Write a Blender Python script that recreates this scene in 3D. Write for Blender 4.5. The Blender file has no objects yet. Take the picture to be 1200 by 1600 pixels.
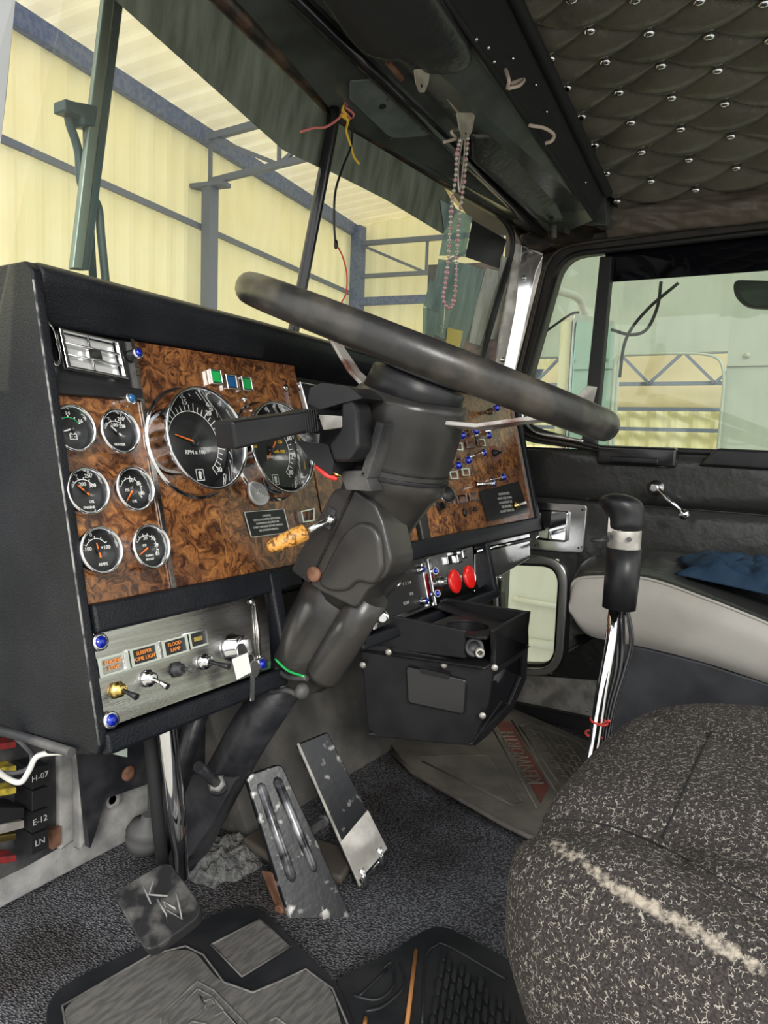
import bpy, bmesh, math, random
from mathutils import Vector as Vec, Matrix, noise as mnoise
random.seed(7)
PI = math.pi
SC = bpy.context.scene
COL = SC.collection
# ------------------------------------------------------------------ camera
F = 1150.0
def _cam(px, py): return Vec(((px-600)/F, -(py-800)/F, -1.0))
_x = _cam(1350, 708).normalized()
_y = _cam(-1176, 621); _y = (_y-_x*_y.dot(_x)).normalized()
_z = _x.cross(_y)
R3 = Matrix((_x, _y, _z))                      # camera -> world
EYE = Vec((0, 0, 1.0))
cd = bpy.data.cameras.new('camera'); cam = bpy.data.objects.new('camera', cd); COL.objects.link(cam)
cam.matrix_world = Matrix.Translation(EYE) @ R3.to_4x4()
cd.sensor_fit = 'VERTICAL'; cd.sensor_height = 36; cd.lens = F/1600*36; cd.clip_start = .01; cd.clip_end = 200
SC.camera = cam
SC.view_settings.view_transform = 'Standard'; SC.view_settings.look = 'None'
SC.view_settings.gamma = 1; SC.view_settings.use_curve_mapping = False
SC.view_settings.exposure = 0.52
# world: bright hazy daylight above, pale concrete yard bounce below
W = bpy.data.worlds.new('world'); SC.world = W; W.use_nodes = True
wn = W.node_tree.nodes; wl = W.node_tree.links; wn.clear()
wo = wn.new('ShaderNodeOutputWorld'); wb = wn.new('ShaderNodeBackground'); wc = wn.new('ShaderNodeTexCoord')
ws = wn.new('ShaderNodeSeparateXYZ'); wr = wn.new('ShaderNodeValToRGB'); wm = wn.new('ShaderNodeMapRange')
wm.inputs[1].default_value = -1; wm.inputs[2].default_value = 1
wl.new(wc.outputs['Generated'], ws.inputs[0]); wl.new(ws.outputs[2], wm.inputs[0]); wl.new(wm.outputs[0], wr.inputs[0])
wl.new(wr.outputs[0], wb.inputs[0]); wl.new(wb.outputs[0], wo.inputs[0])
e = wr.color_ramp.elements
e[0].position = .0; e[0].color = (.46, .44, .40, 1); e[1].position = 1; e[1].color = (.82, .92, 1.0, 1)
for p_, c_ in ((.47, (.52, .50, .45, 1)), (.52, (.95, .97, .96, 1)), (.75, (1.0, 1.0, .98, 1))):
    k = e.new(p_); k.color = c_
wb.inputs[1].default_value = 1.3
def sun(name, direction, strength, ang, color=(1, 1, 1)):
    l = bpy.data.lights.new(name, 'SUN'); l.energy = strength; l.angle = math.radians(ang); l.color = color
    o = bpy.data.objects.new(name, l); COL.objects.link(o)
    o.rotation_euler = Vec(direction).to_track_quat('-Z', 'Y').to_euler(); return o
sun('sun', (.60, .62, -.40), 1.4, 14, (1, .97, .9))

# ------------------------------------------------------------------ pixel rays
def ray(px, py): return (R3 @ _cam(px, py)).normalized()
def plane(px, py, n, d):
    n = Vec(n); r = ray(px, py); return EYE + r*((d-n.dot(EYE))/n.dot(r))
def aX(px, py, x): return plane(px, py, (1, 0, 0), x)
def aY(px, py, y): return plane(px, py, (0, 1, 0), y)
def aZ(px, py, z): return plane(px, py, (0, 0, 1), z)
def aT(px, py, t): return EYE + (R3 @ _cam(px, py))*t

# ------------------------------------------------------------------ materials
def mat(name, col=(.5, .5, .5), rough=.5, metal=0, spec=.5, bump=None, col2=None, cscale=20, cthr=(.4, .6), coat=0, bdist=.002, bdet=6, aniso=False, cdet=4):
    m = bpy.data.materials.new(name); m.use_nodes = True
    nt = m.node_tree; n = nt.nodes; l = nt.links; b = n['Principled BSDF']
    b.inputs['Base Color'].default_value = (*col, 1); b.inputs['Roughness'].default_value = rough
    b.inputs['Metallic'].default_value = metal; b.inputs['Specular IOR Level'].default_value = spec
    b.inputs['Coat Weight'].default_value = coat; b.inputs['Coat Roughness'].default_value = .08
    tc = n.new('ShaderNodeTexCoord'); gm = n.new('ShaderNodeMapping'); l.new(tc.outputs['Object'], gm.inputs[0])
    if aniso: gm.inputs['Scale'].default_value = aniso
    if col2:
        ns = n.new('ShaderNodeTexNoise'); ns.inputs['Scale'].default_value = cscale; ns.inputs['Detail'].default_value = cdet
        l.new(gm.outputs[0], ns.inputs[0])
        rp = n.new('ShaderNodeValToRGB'); rp.color_ramp.elements[0].position = cthr[0]; rp.color_ramp.elements[1].position = cthr[1]
        rp.color_ramp.elements[0].color = (*col, 1); rp.color_ramp.elements[1].color = (*col2, 1)
        l.new(ns.outputs[0], rp.inputs[0]); l.new(rp.outputs[0], b.inputs['Base Color'])
    if bump:
        nb = n.new('ShaderNodeTexNoise'); nb.inputs['Scale'].default_value = bump[0]; nb.inputs['Detail'].default_value = bdet
        l.new(gm.outputs[0], nb.inputs[0])
        bp = n.new('ShaderNodeBump'); bp.inputs['Strength'].default_value = bump[1]; bp.inputs['Distance'].default_value = bdist
        l.new(nb.outputs[0], bp.inputs['Height']); l.new(bp.outputs[0], b.inputs['Normal'])
    return m
M = {}
M['vinyl'] = mat('black_vinyl', (.007, .008, .011), .38, spec=.28, bump=(420, .7), col2=(.014, .015, .019), cscale=9, bdist=.0015)
M['plastic'] = mat('black_plastic', (.010, .010, .012), .38, spec=.4, bump=(500, .2), bdist=.0006, col2=(.017, .017, .019), cscale=14)
M['shroud'] = mat('worn_shroud', (.026, .025, .025), .30, bump=(300, .2), bdist=.0006, col2=(.050, .046, .042), cscale=9)
M['gloss'] = mat('gloss_black', (.012, .012, .014), .16, coat=.3)
M['black'] = mat('flat_black', (.008, .008, .009), .8)
M['wheel'] = mat('wheel_rim', (.022, .021, .021), .33, bump=(120, .25), col2=(.085, .075, .062), cscale=22, cthr=(.46, .74), bdist=.001)
M['chrome'] = mat('chrome', (.80, .80, .82), .07, 1)
M['chromew'] = mat('worn_chrome', (.72, .72, .72), .22, 1, bump=(60, .15), bdist=.001)
M['steel'] = mat('brushed_steel', (.46, .45, .44), .17, 1, bump=(60, .3), aniso=(1, 1, 30), bdist=.0005, col2=(.36, .34, .32), cscale=6)
M['polish'] = mat('polished_steel', (.7, .7, .7), .12, 1, bump=(7, .25), bdist=.006)
M['alum'] = mat('scuffed_aluminium', (.74, .71, .66), .34, .4, bump=(90, .4), col2=(.38, .36, .33), cscale=18, bdist=.001)
M['rust'] = mat('rusty_brown', (.16, .075, .045), .7, .3, bump=(90, .5), col2=(.28, .14, .09), cscale=40)
M['header'] = mat('header_paint', (.040, .045, .042), .22, bump=(50, .15), col2=(.075, .084, .078), cscale=7)
M['headrust'] = mat('worn_header_edge', (.028, .023, .020), .38, .3, bump=(120, .4), col2=(.13, .075, .05), cscale=26, cthr=(.5, .75))
M['greenplate'] = mat('grey_green_plate', (.19, .22, .21), .33, .3, bump=(40, .2), col2=(.14, .165, .16), cscale=24)
M['zinc'] = mat('zinc_bracket', (.62, .58, .47), .38, .35, col2=(.40, .37, .30), cscale=30)
M['leather'] = mat('headliner_leather', (.095, .090, .070), .26, bump=(70, .5), col2=(.125, .118, .092), cscale=8, bdist=.004)
M['pad'] = mat('padded_leather', (.028, .029, .028), .25, bump=(45, .5), col2=(.030, .031, .031), cscale=7, bdist=.004)
M['doorpaint'] = mat('dark_door_paint', (.036, .031, .029), .45, bump=(90, .3), col2=(.05, .042, .036), cscale=22)
M['rubber'] = mat('rubber', (.013, .013, .014), .5, bump=(90, .3), bdist=.001)
M['dusty'] = mat('dusty_dark_metal', (.035, .036, .040), .55, .2, bump=(70, .6), col2=(.15, .145, .14), cscale=12, cthr=(.45, .75))
M['firewall'] = mat('dusty_firewall', (.065, .064, .062), .75, bump=(35, .8), col2=(.20, .18, .16), cscale=8, cthr=(.4, .8), bdist=.004)
M['colpaint'] = mat('column_tube_paint', (.018, .019, .023), .33, bump=(80, .35), col2=(.04, .04, .045), cscale=20)
M['white'] = mat('white_print', (.82, .82, .80), .5)
M['orange'] = mat('orange_needle', (.95, .22, .03), .45)
M['green'] = mat('green_lens', (.02, .42, .10), .15, coat=.4)
M['bluel'] = mat('blue_lens', (.02, .12, .30), .12, coat=.4)
M['jewel'] = mat('blue_jewel', (.004, .02, .42), .05, .4, coat=1)
M['red'] = mat('red_knob', (.75, .012, .01), .22, coat=.3)
M['redwire'] = mat('red_wire', (.75, .06, .05), .4)
M['pinkwire'] = mat('pink_wire', (.75, .22, .20), .4)
M['yellow'] = mat('yellow_wire', (.85, .55, .04), .45)
M['whitewire'] = mat('white_wire', (.80, .78, .74), .4)
M['dial'] = mat('dial_black', (.014, .015, .016), .45)
M['silver'] = mat('silver_medal', (.68, .68, .67), .35, .4, bump=(120, .3))
M['ambr'] = mat('amber_print', (.85, .28, .05), .5)
M['brass'] = mat('brass', (.75, .55, .18), .25, 1)
M['beige'] = mat('beige_cord', (.62, .50, .42), .5)
M['cream'] = mat('cream_paint', (.90, .88, .80), .4, col2=(.84, .81, .73), cscale=6)
M['palegreen'] = mat('pale_green_paint', (.42, .46, .38), .4, col2=(.36, .40, .33), cscale=3)
M['yellowwall'] = mat('cream_corrugated', (.86, .80, .50), .6, col2=(.80, .73, .45), cscale=1.5)
M['roofm'] = mat('roof_sheet', (.62, .56, .42), .7, col2=(.74, .68, .52), cscale=.8)
def sheet(name, col, col2, tr, sc):
    m = mat(name, col, .6, col2=col2, cscale=sc); n = m.node_tree.nodes; l = m.node_tree.links; b = n['Principled BSDF']
    t = n.new('ShaderNodeBsdfTranslucent'); mx = n.new('ShaderNodeMixShader'); mx.inputs[0].default_value = tr
    l.new(b.inputs['Base Color'].links[0].from_socket, t.inputs[0]); l.new(b.outputs[0], mx.inputs[1]); l.new(t.outputs[0], mx.inputs[2])
    l.new(mx.outputs[0], n['Material Output'].inputs[0]); return m
M['yellowwall'] = sheet('cream_corrugated', (.96, .91, .62), (.93, .87, .56), .22, 1.5)
M['roofm'] = sheet('roof_sheet', (.84, .76, .56), (.74, .66, .47), .45, .8)
M['bluesteel'] = mat('blue_grey_paint', (.09, .13, .30), .6, col2=(.15, .19, .34), cscale=18)
M['greysteel'] = mat('grey_steel', (.15, .18, .27), .6)
M['concrete'] = mat('yard_concrete', (.42, .40, .36), .9, col2=(.50, .47, .42), cscale=4)
M['wiperm'] = mat('green_grey_metal', (.22, .28, .25), .35, .6)
M['wiperd'] = mat('dark_teal_plastic', (.03, .07, .08), .4)
M['greyvinyl'] = mat('grey_vinyl', (.30, .285, .26), .5, bump=(14, .35), col2=(.36, .345, .32), cscale=4, bdist=.006)
M['cloth'] = mat('blue_cloth', (.002, .022, .055), .8, bump=(300, .4))
M['paper'] = mat('paper_white', (.80, .80, .78), .6)
M['tag'] = mat('pale_green_card', (.62, .70, .62), .6)
M['matg'] = mat('mat_grey', (.105, .10, .095), .5, bump=(150, .35), col2=(.17, .16, .15), cscale=30, aniso=(1, 5, 1))
M['matbrown'] = mat('mat_dusty', (.17, .15, .128), .6, bump=(150, .4), col2=(.24, .21, .18), cscale=14)
M['matred'] = mat('mat_red', (.26, .07, .05), .7, col2=(.16, .075, .06), cscale=30)
M['matorange'] = mat('mat_orange_line', (.45, .19, .06), .6)
M['matr'] = mat('mat_rubber', (.014, .015, .017), .42, bump=(60, .3), col2=(.03, .03, .033), cscale=9, bdist=.001)
M['lint'] = mat('grey_lint', (.10, .10, .10), .95, bump=(160, 1), col2=(.20, .20, .195), cscale=60, bdist=.01)
M['bead'] = mat('pink_pearl', (.62, .34, .38), .18, .2, coat=.6)
M['beadc'] = mat('pearl_white', (.62, .56, .50), .18, .3, coat=.6)
M['filmdark'] = mat('black_sticker', (.008, .008, .009), .5)
M['dirt'] = mat('grey_dust_paint', (.20, .20, .20), .7, bump=(80, .7), col2=(.42, .41, .39), cscale=22, cthr=(.35, .7))
M['pedal'] = mat('worn_pedal', (.014, .015, .018), .28, .3, bump=(80, .15), col2=(.42, .41, .40), cscale=42, cthr=(.60, .74), bdist=.002)
M['kwpad'] = mat('worn_rubber_pad', (.022, .022, .023), .4, bump=(60, .6), col2=(.20, .19, .18), cscale=26, cthr=(.48, .78), bdist=.002)

def mat_nodes(name, rough=.5):
    m = bpy.data.materials.new(name); m.use_nodes = True; nt = m.node_tree
    b = nt.nodes['Principled BSDF']; b.inputs['Roughness'].default_value = rough
    tc = nt.nodes.new('ShaderNodeTexCoord')
    return m, nt.nodes, nt.links, b, tc
def burl():
    m, n, l, b, tc = mat_nodes('burl_wood', .28)
    n1 = n.new('ShaderNodeTexNoise'); n1.inputs['Scale'].default_value = 16; n1.inputs['Detail'].default_value = 3
    l.new(tc.outputs['Object'], n1.inputs[0])
    mx = n.new('ShaderNodeVectorMath'); mx.operation = 'MULTIPLY_ADD'; mx.inputs[1].default_value = (.11, .11, .11)
    l.new(n1.outputs['Color'], mx.inputs[0]); l.new(tc.outputs['Object'], mx.inputs[2])
    n2 = n.new('ShaderNodeTexNoise'); n2.inputs['Scale'].default_value = 34; n2.inputs['Detail'].default_value = 9; n2.inputs['Roughness'].default_value = .62; n2.inputs['Distortion'].default_value = 2.2
    l.new(mx.outputs[0], n2.inputs[0])
    r = n.new('ShaderNodeValToRGB'); el = r.color_ramp.elements
    el[0].position = .30; el[0].color = (.022, .010, .006, 1); el[1].position = .70; el[1].color = (.62, .27, .075, 1)
    k = el.new(.41); k.color = (.085, .028, .012, 1); k = el.new(.53); k.color = (.30, .122, .042, 1)
    l.new(n2.outputs[0], r.inputs[0])
    n3 = n.new('ShaderNodeTexNoise'); n3.inputs['Scale'].default_value = 9; l.new(tc.outputs['Object'], n3.inputs[0])
    mm = n.new('ShaderNodeMixRGB'); mm.blend_type = 'MULTIPLY'; r2 = n.new('ShaderNodeValToRGB')
    r2.color_ramp.elements[0].position = .35; r2.color_ramp.elements[0].color = (.42, .38, .40, 1)
    r2.color_ramp.elements[1].position = .6; r2.color_ramp.elements[1].color = (1, 1, 1, 1)
    l.new(n3.outputs[0], r2.inputs[0]); mm.inputs[0].default_value = 1
    l.new(r.outputs[0], mm.inputs[1]); l.new(r2.outputs[0], mm.inputs[2]); l.new(mm.outputs[0], b.inputs['Base Color'])
    b.inputs['Coat Weight'].default_value = .5; b.inputs['Coat Roughness'].default_value = .12
    return m
M['burl'] = burl()
def carpet():
    m, n, l, b, tc = mat_nodes('loop_carpet', .95); b.inputs['Specular IOR Level'].default_value = .1
    v = n.new('ShaderNodeTexVoronoi'); v.inputs['Scale'].default_value = 330; mp = n.new('ShaderNodeMapping'); mp.inputs['Scale'].default_value = (1, .6, 1)
    mp.inputs['Rotation'].default_value = (0, 0, .5)
    l.new(tc.outputs['Object'], mp.inputs[0]); l.new(mp.outputs[0], v.inputs[0])
    r = n.new('ShaderNodeValToRGB'); r.color_ramp.elements[0].position = .1; r.color_ramp.elements[0].color = (.34, .34, .37, 1)
    r.color_ramp.elements[1].position = .62; r.color_ramp.elements[1].color = (.07, .07, .078, 1); l.new(v.outputs['Distance'], r.inputs[0])
    nz = n.new('ShaderNodeTexNoise'); nz.inputs['Scale'].default_value = 7; nz.inputs['Detail'].default_value = 8; l.new(tc.outputs['Object'], nz.inputs[0])
    r2 = n.new('ShaderNodeValToRGB'); r2.color_ramp.elements[0].position = .35; r2.color_ramp.elements[0].color = (.50, .46, .42, 1)
    r2.color_ramp.elements[1].position = .62; r2.color_ramp.elements[1].color = (1, 1, 1, 1); l.new(nz.outputs[0], r2.inputs[0])
    mm = n.new('ShaderNodeMixRGB'); mm.blend_type = 'MULTIPLY'; mm.inputs[0].default_value = 1
    l.new(r.outputs[0], mm.inputs[1]); l.new(r2.outputs[0], mm.inputs[2]); l.new(mm.outputs[0], b.inputs['Base Color'])
    bp = n.new('ShaderNodeBump'); bp.inputs['Strength'].default_value = 1; bp.inputs['Distance'].default_value = .004; bp.invert = True
    l.new(v.outputs['Distance'], bp.inputs['Height']); l.new(bp.outputs[0], b.inputs['Normal'])
    return m
M['carpet'] = carpet()
def seatfab():
    m, n, l, b, tc = mat_nodes('flecked_seat_fabric', .9); b.inputs['Specular IOR Level'].default_value = .15
    nz = n.new('ShaderNodeTexNoise'); nz.inputs['Scale'].default_value = 90; l.new(tc.outputs['Object'], nz.inputs[0])
    ma = n.new('ShaderNodeVectorMath'); ma.operation = 'MULTIPLY_ADD'; ma.inputs[1].default_value = (.012, .012, .012)
    l.new(nz.outputs['Color'], ma.inputs[0]); l.new(tc.outputs['Object'], ma.inputs[2])
    v = n.new('ShaderNodeTexVoronoi'); v.feature = 'DISTANCE_TO_EDGE'; v.inputs['Scale'].default_value = 290; l.new(ma.outputs[0], v.inputs[0])
    lt = n.new('ShaderNodeMath'); lt.operation = 'LESS_THAN'; lt.inputs[1].default_value = .055; l.new(v.outputs['Distance'], lt.inputs[0])
    n2 = n.new('ShaderNodeTexNoise'); n2.inputs['Scale'].default_value = 240; n2.inputs['Detail'].default_value = 2; l.new(tc.outputs['Object'], n2.inputs[0])
    gt = n.new('ShaderNodeMath'); gt.operation = 'GREATER_THAN'; gt.inputs[1].default_value = .54; l.new(n2.outputs[0], gt.inputs[0])
    mu = n.new('ShaderNodeMath'); mu.operation = 'MULTIPLY'; l.new(lt.outputs[0], mu.inputs[0]); l.new(gt.outputs[0], mu.inputs[1])
    # threadbare wear along the welt: vertex attribute 'wear' (0..1)
    at = n.new('ShaderNodeAttribute'); at.attribute_name = 'wear'
    n4 = n.new('ShaderNodeTexNoise'); n4.inputs['Scale'].default_value = 190; n4.inputs['Detail'].default_value = 6; l.new(tc.outputs['Object'], n4.inputs[0])
    ad = n.new('ShaderNodeMath'); ad.operation = 'ADD'; l.new(n4.outputs[0], ad.inputs[0]); l.new(at.outputs['Fac'], ad.inputs[1])
    mr = n.new('ShaderNodeMapRange'); mr.inputs[1].default_value = .95; mr.inputs[2].default_value = 1.25; l.new(ad.outputs[0], mr.inputs[0])
    n3 = n.new('ShaderNodeTexNoise'); n3.inputs['Scale'].default_value = 500; l.new(tc.outputs['Object'], n3.inputs[0])
    rb = n.new('ShaderNodeValToRGB'); rb.color_ramp.elements[0].position = .35; rb.color_ramp.elements[0].color = (.028, .024, .023, 1)
    rb.color_ramp.elements[1].position = .65; rb.color_ramp.elements[1].color = (.065, .057, .054, 1); l.new(n3.outputs[0], rb.inputs[0])
    mx = n.new('ShaderNodeMixRGB'); mx.inputs[2].default_value = (.36, .33, .29, 1); l.new(mu.outputs[0], mx.inputs[0]); l.new(rb.outputs[0], mx.inputs[1])
    m2 = n.new('ShaderNodeMixRGB'); m2.inputs[2].default_value = (.46, .40, .33, 1); l.new(mr.outputs[0], m2.inputs[0]); l.new(mx.outputs[0], m2.inputs[1])
    l.new(m2.outputs[0], b.inputs['Base Color'])
    bp = n.new('ShaderNodeBump'); bp.inputs['Strength'].default_value = .6; bp.inputs['Distance'].default_value = .002
    l.new(n2.outputs[0], bp.inputs['Height']); l.new(bp.outputs[0], b.inputs['Normal'])
    return m
M['seatfab'] = seatfab()
def thin_glass(name, tint, refl=1.0, haze=0.0, hazecol=(.5, .55, .5), ior=1.5):
    m = bpy.data.materials.new(name); m.use_nodes = True; n = m.node_tree.nodes; l = m.node_tree.links; n.clear()
    o = n.new('ShaderNodeOutputMaterial'); t = n.new('ShaderNodeBsdfTransparent'); t.inputs[0].default_value = (*tint, 1)
    g = n.new('ShaderNodeBsdfGlossy'); g.inputs['Roughness'].default_value = .02; fr = n.new('ShaderNodeLayerWeight'); fr.inputs[0].default_value = .5
    pw_ = n.new('ShaderNodeMath'); pw_.operation = 'POWER'; pw_.inputs[1].default_value = 5; l.new(fr.outputs['Facing'], pw_.inputs[0])
    mu = n.new('ShaderNodeMath'); mu.operation = 'MULTIPLY_ADD'; mu.inputs[1].default_value = refl*.9; mu.inputs[2].default_value = .03*refl; l.new(pw_.outputs[0], mu.inputs[0])
    mx = n.new('ShaderNodeMixShader'); l.new(mu.outputs[0], mx.inputs[0]); l.new(t.outputs[0], mx.inputs[1]); l.new(g.outputs[0], mx.inputs[2])
    last = mx
    if haze:
        d = n.new('ShaderNodeBsdfDiffuse'); d.inputs[0].default_value = (*hazecol, 1); m2 = n.new('ShaderNodeMixShader')
        tc = n.new('ShaderNodeTexCoord'); mp = n.new('ShaderNodeMapping'); mp.inputs['Scale'].default_value = (14, 14, 2)
        nz = n.new('ShaderNodeTexNoise'); nz.inputs['Scale'].default_value = 3; nz.inputs['Detail'].default_value = 8
        l.new(tc.outputs['Object'], mp.inputs[0]); l.new(mp.outputs[0], nz.inputs[0])
        mh = n.new('ShaderNodeMath'); mh.operation = 'MULTIPLY'; mh.inputs[1].default_value = haze*2; l.new(nz.outputs[0], mh.inputs[0])
        l.new(mh.outputs[0], m2.inputs[0]); l.new(mx.outputs[0], m2.inputs[1]); l.new(d.outputs[0], m2.inputs[2]); last = m2
    l.new(last.outputs[0], o.inputs[0]); return m
M['glass'] = thin_glass('windshield_glass', (.985, .99, .96), .35, .03, (.7, .7, .6))
M['gglass'] = thin_glass('gauge_glass', (.97, .97, .97), .5)
M['tint'] = thin_glass('tint_band_film', (.13, .15, .12), .4, .50, (.30, .33, .27))
M['sideglass'] = thin_glass('side_glass', (.87, .91, .87), 1.3, .03)
M['sidetint'] = thin_glass('side_tint_film', (.05, .05, .07), 1.0, .1, (.02, .02, .03))
M['film'] = thin_glass('taped_film', (.50, .64, .62), 1.0, .40, (.48, .60, .58))
M['film2'] = thin_glass('clear_tape', (.75, .78, .74), 1.4, .45, (.75, .76, .72))
M['mirror'] = mat('mirror_face', (.62, .86, .86), .03, 1)
def woodhandle():
    m, n, l, b, tc = mat_nodes('orange_wood', .45)
    mp = n.new('ShaderNodeMapping'); mp.inputs['Scale'].default_value = (1, 1, 1); l.new(tc.outputs['Object'], mp.inputs[0])
    nz = n.new('ShaderNodeTexNoise'); nz.inputs['Scale'].default_value = 160; nz.inputs['Detail'].default_value = 4; nz.inputs['Distortion'].default_value = 1; l.new(mp.outputs[0], nz.inputs[0])
    r = n.new('ShaderNodeValToRGB'); r.color_ramp.elements[0].position = .38; r.color_ramp.elements[0].color = (.16, .07, .015, 1)
    r.color_ramp.elements[1].position = .5; r.color_ramp.elements[1].color = (.72, .34, .07, 1); l.new(nz.outputs[0], r.inputs[0]); l.new(r.outputs[0], b.inputs['Base Color'])
    return m
M['handle'] = woodhandle()

# ------------------------------------------------------------------ mesh helpers
ORG = {}
def frame(z, up=(0, 0, 1)):
    z = Vec(z).normalized(); up = Vec(up)
    if abs(z.dot(up.normalized())) > .98: up = Vec((1, 0, 0))
    x = up.cross(z).normalized(); y = z.cross(x); return x, y, z
class MB:
    def __init__(s): s.v = []; s.f = []; s.m = []; s.s = []
    def add(s, vs, fs, m=0, sm=False):
        b = len(s.v); s.v += [Vec(v) for v in vs]
        for f in fs: s.f.append([b+i for i in f]); s.m.append(m); s.s.append(sm)
        return s
    def box(s, c, sz, A=None, m=0):
        c = Vec(c); A = A or (Vec((1, 0, 0)), Vec((0, 1, 0)), Vec((0, 0, 1)))
        vs = [c+A[0]*sz[0]*(i-.5)+A[1]*sz[1]*(j-.5)+A[2]*sz[2]*(k-.5) for i in (0, 1) for j in (0, 1) for k in (0, 1)]
        return s.add(vs, [(0, 1, 3, 2), (4, 6, 7, 5), (0, 4, 5, 1), (2, 3, 7, 6), (0, 2, 6, 4), (1, 5, 7, 3)], m)
    def prism(s, pts, vec, m=0):
        pts = [Vec(p) for p in pts]; vec = Vec(vec); n = len(pts)
        fs = [tuple(range(n))[::-1], tuple(range(n, 2*n))]+[(i, (i+1) % n, n+(i+1) % n, n+i) for i in range(n)]
        return s.add(pts+[p+vec for p in pts], fs, m)
    def hexa(s, a, b, m=0):       # two quads -> solid
        return s.add(list(a)+list(b), [(3, 2, 1, 0), (4, 5, 6, 7)]+[(i, (i+1) % 4, 4+(i+1) % 4, 4+i) for i in range(4)], m)
    def loft(s, secs, m=0, sm=True, cap=True, closed=True):
        n = len(secs[0]); vs = [p for q in secs for p in q]; fs = []
        for i in range(len(secs)-1):
            for j in range(n if closed else n-1):
                k = (j+1) % n; fs.append((i*n+j, i*n+k, (i+1)*n+k, (i+1)*n+j))
        s.add(vs, fs, m, sm)
        if cap:
            s.add(secs[0], [tuple(range(n))[::-1]], m); s.add(secs[-1], [tuple(range(n))], m)
        return s
    def tube(s, pts, r, n=10, m=0, flat=1, up=(0, 0, 1)):
        pts = [Vec(p) for p in pts]; N = len(pts)
        rs = r if isinstance(r, (list, tuple)) else [r]*N; secs = []; px = None
        for i in range(N):
            t = (pts[min(i+1, N-1)]-pts[max(i-1, 0)]).normalized()
            if px is None: x, y, _ = frame(t, up)
            else:
                x = (px-t*px.dot(t)).normalized(); y = t.cross(x)
            px = x
            secs.append([pts[i]+x*math.cos(2*PI*j/n)*rs[i]+y*math.sin(2*PI*j/n)*rs[i]*flat for j in range(n)])
        return s.loft(secs, m)
    def lathe(s, o, ax, prof, n=32, m=0, cap=True):
        x, y, z = frame(ax); o = Vec(o)
        secs = [[o+z*h+x*math.cos(2*PI*j/n)*r+y*math.sin(2*PI*j/n)*r for j in range(n)] for r, h in prof]
        return s.loft(secs, m, True, cap)
    def ball(s, c, r, n=12, m=0, A=None, e=(1, 1)):
        c = Vec(c); r = r if isinstance(r, (list, tuple)) else (r, r, r)
        A = A or (Vec((1, 0, 0)), Vec((0, 1, 0)), Vec((0, 0, 1))); secs = []
        sp = lambda a, p: math.copysign(abs(a)**p, a)
        for i in range(1, n):
            ph = -PI/2+PI*i/n
            secs.append([c+A[0]*r[0]*sp(math.cos(ph), e[0])*sp(math.cos(2*PI*j/(2*n)), e[1])+A[1]*r[1]*sp(math.cos(ph), e[0])*sp(math.sin(2*PI*j/(2*n)), e[1])+A[2]*r[2]*sp(math.sin(ph), e[0]) for j in range(2*n)])
        return s.loft(secs, m)
    def ring(s, outer, inner, vec, m=0):
        n = len(outer); vec = Vec(vec); O = [Vec(p) for p in outer]; I = [Vec(p) for p in inner]
        vs = O+I+[p+vec for p in O]+[p+vec for p in I]; fs = []
        for i in range(n):
            k = (i+1) % n
            fs += [(i, k, n+k, n+i), (2*n+i, 3*n+i, 3*n+k, 2*n+k), (i, 2*n+i, 2*n+k, k), (n+i, n+k, 3*n+k, 3*n+i)]
        return s.add(vs, fs, m)
    def text(s, t, size, o, ux, uy, m=0, depth=.0004, align='CENTER'):
        cu = bpy.data.curves.new('t', 'FONT'); cu.body = t; cu.size = size; cu.align_x = align; cu.align_y = 'CENTER'; cu.extrude = depth; cu.resolution_u = 2
        ob = bpy.data.objects.new('t', cu); COL.objects.link(ob)
        dg = bpy.context.evaluated_depsgraph_get(); me = bpy.data.meshes.new_from_object(ob.evaluated_get(dg))
        ux = Vec(ux).normalized(); uy = Vec(uy).normalized(); uz = ux.cross(uy); o = Vec(o)
        s.add([o+ux*v.co.x+uy*v.co.y+uz*v.co.z for v in me.vertices], [tuple(p.vertices) for p in me.polygons], m)
        bpy.data.objects.remove(ob); bpy.data.curves.remove(cu); bpy.data.meshes.remove(me)
        return s
    def build(s, name, mats, parent=None, bevel=0, seg=2, sub=0, label=None, smooth=False, origin=None):
        if not isinstance(mats, (list, tuple)): mats = [mats]
        lo = Vec([min(v[i] for v in s.v) for i in range(3)]); hi = Vec([max(v[i] for v in s.v) for i in range(3)])
        og = Vec(origin) if origin is not None else (lo+hi)/2
        me = bpy.data.meshes.new(name); me.from_pydata([v-og for v in s.v], [], s.f)
        for k in mats: me.materials.append(M[k] if isinstance(k, str) else k)
        for p, mi, sm in zip(me.polygons, s.m, s.s): p.material_index = mi; p.use_smooth = sm or smooth
        bm = bmesh.new(); bm.from_mesh(me); bmesh.ops.remove_doubles(bm, verts=bm.verts, dist=1e-6)
        bmesh.ops.recalc_face_normals(bm, faces=bm.faces); bm.to_mesh(me); bm.free()
        o = bpy.data.objects.new(name, me); COL.objects.link(o); ORG[o] = og
        if parent is not None: o.parent = parent; o.location = og-ORG[parent]
        else: o.location = og
        if bevel:
            b = o.modifiers.new('bevel', 'BEVEL'); b.width = bevel; b.segments = seg; b.limit_method = 'ANGLE'; b.angle_limit = .6
            for p in me.polygons: p.use_smooth = True
            w = o.modifiers.new('wn', 'WEIGHTED_NORMAL'); w.keep_sharp = True
        if sub:
            b = o.modifiers.new('sub', 'SUBSURF'); b.levels = sub; b.render_levels = sub
            for p in me.polygons: p.use_smooth = True
        if label: o['label'] = label
        return o
def thing(name, loc, label, cat, group=None):
    o = bpy.data.objects.new(name, None); o.empty_display_size = .02; COL.objects.link(o); o.location = Vec(loc); ORG[o] = Vec(loc)
    return tag(o, label, cat, group)
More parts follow.
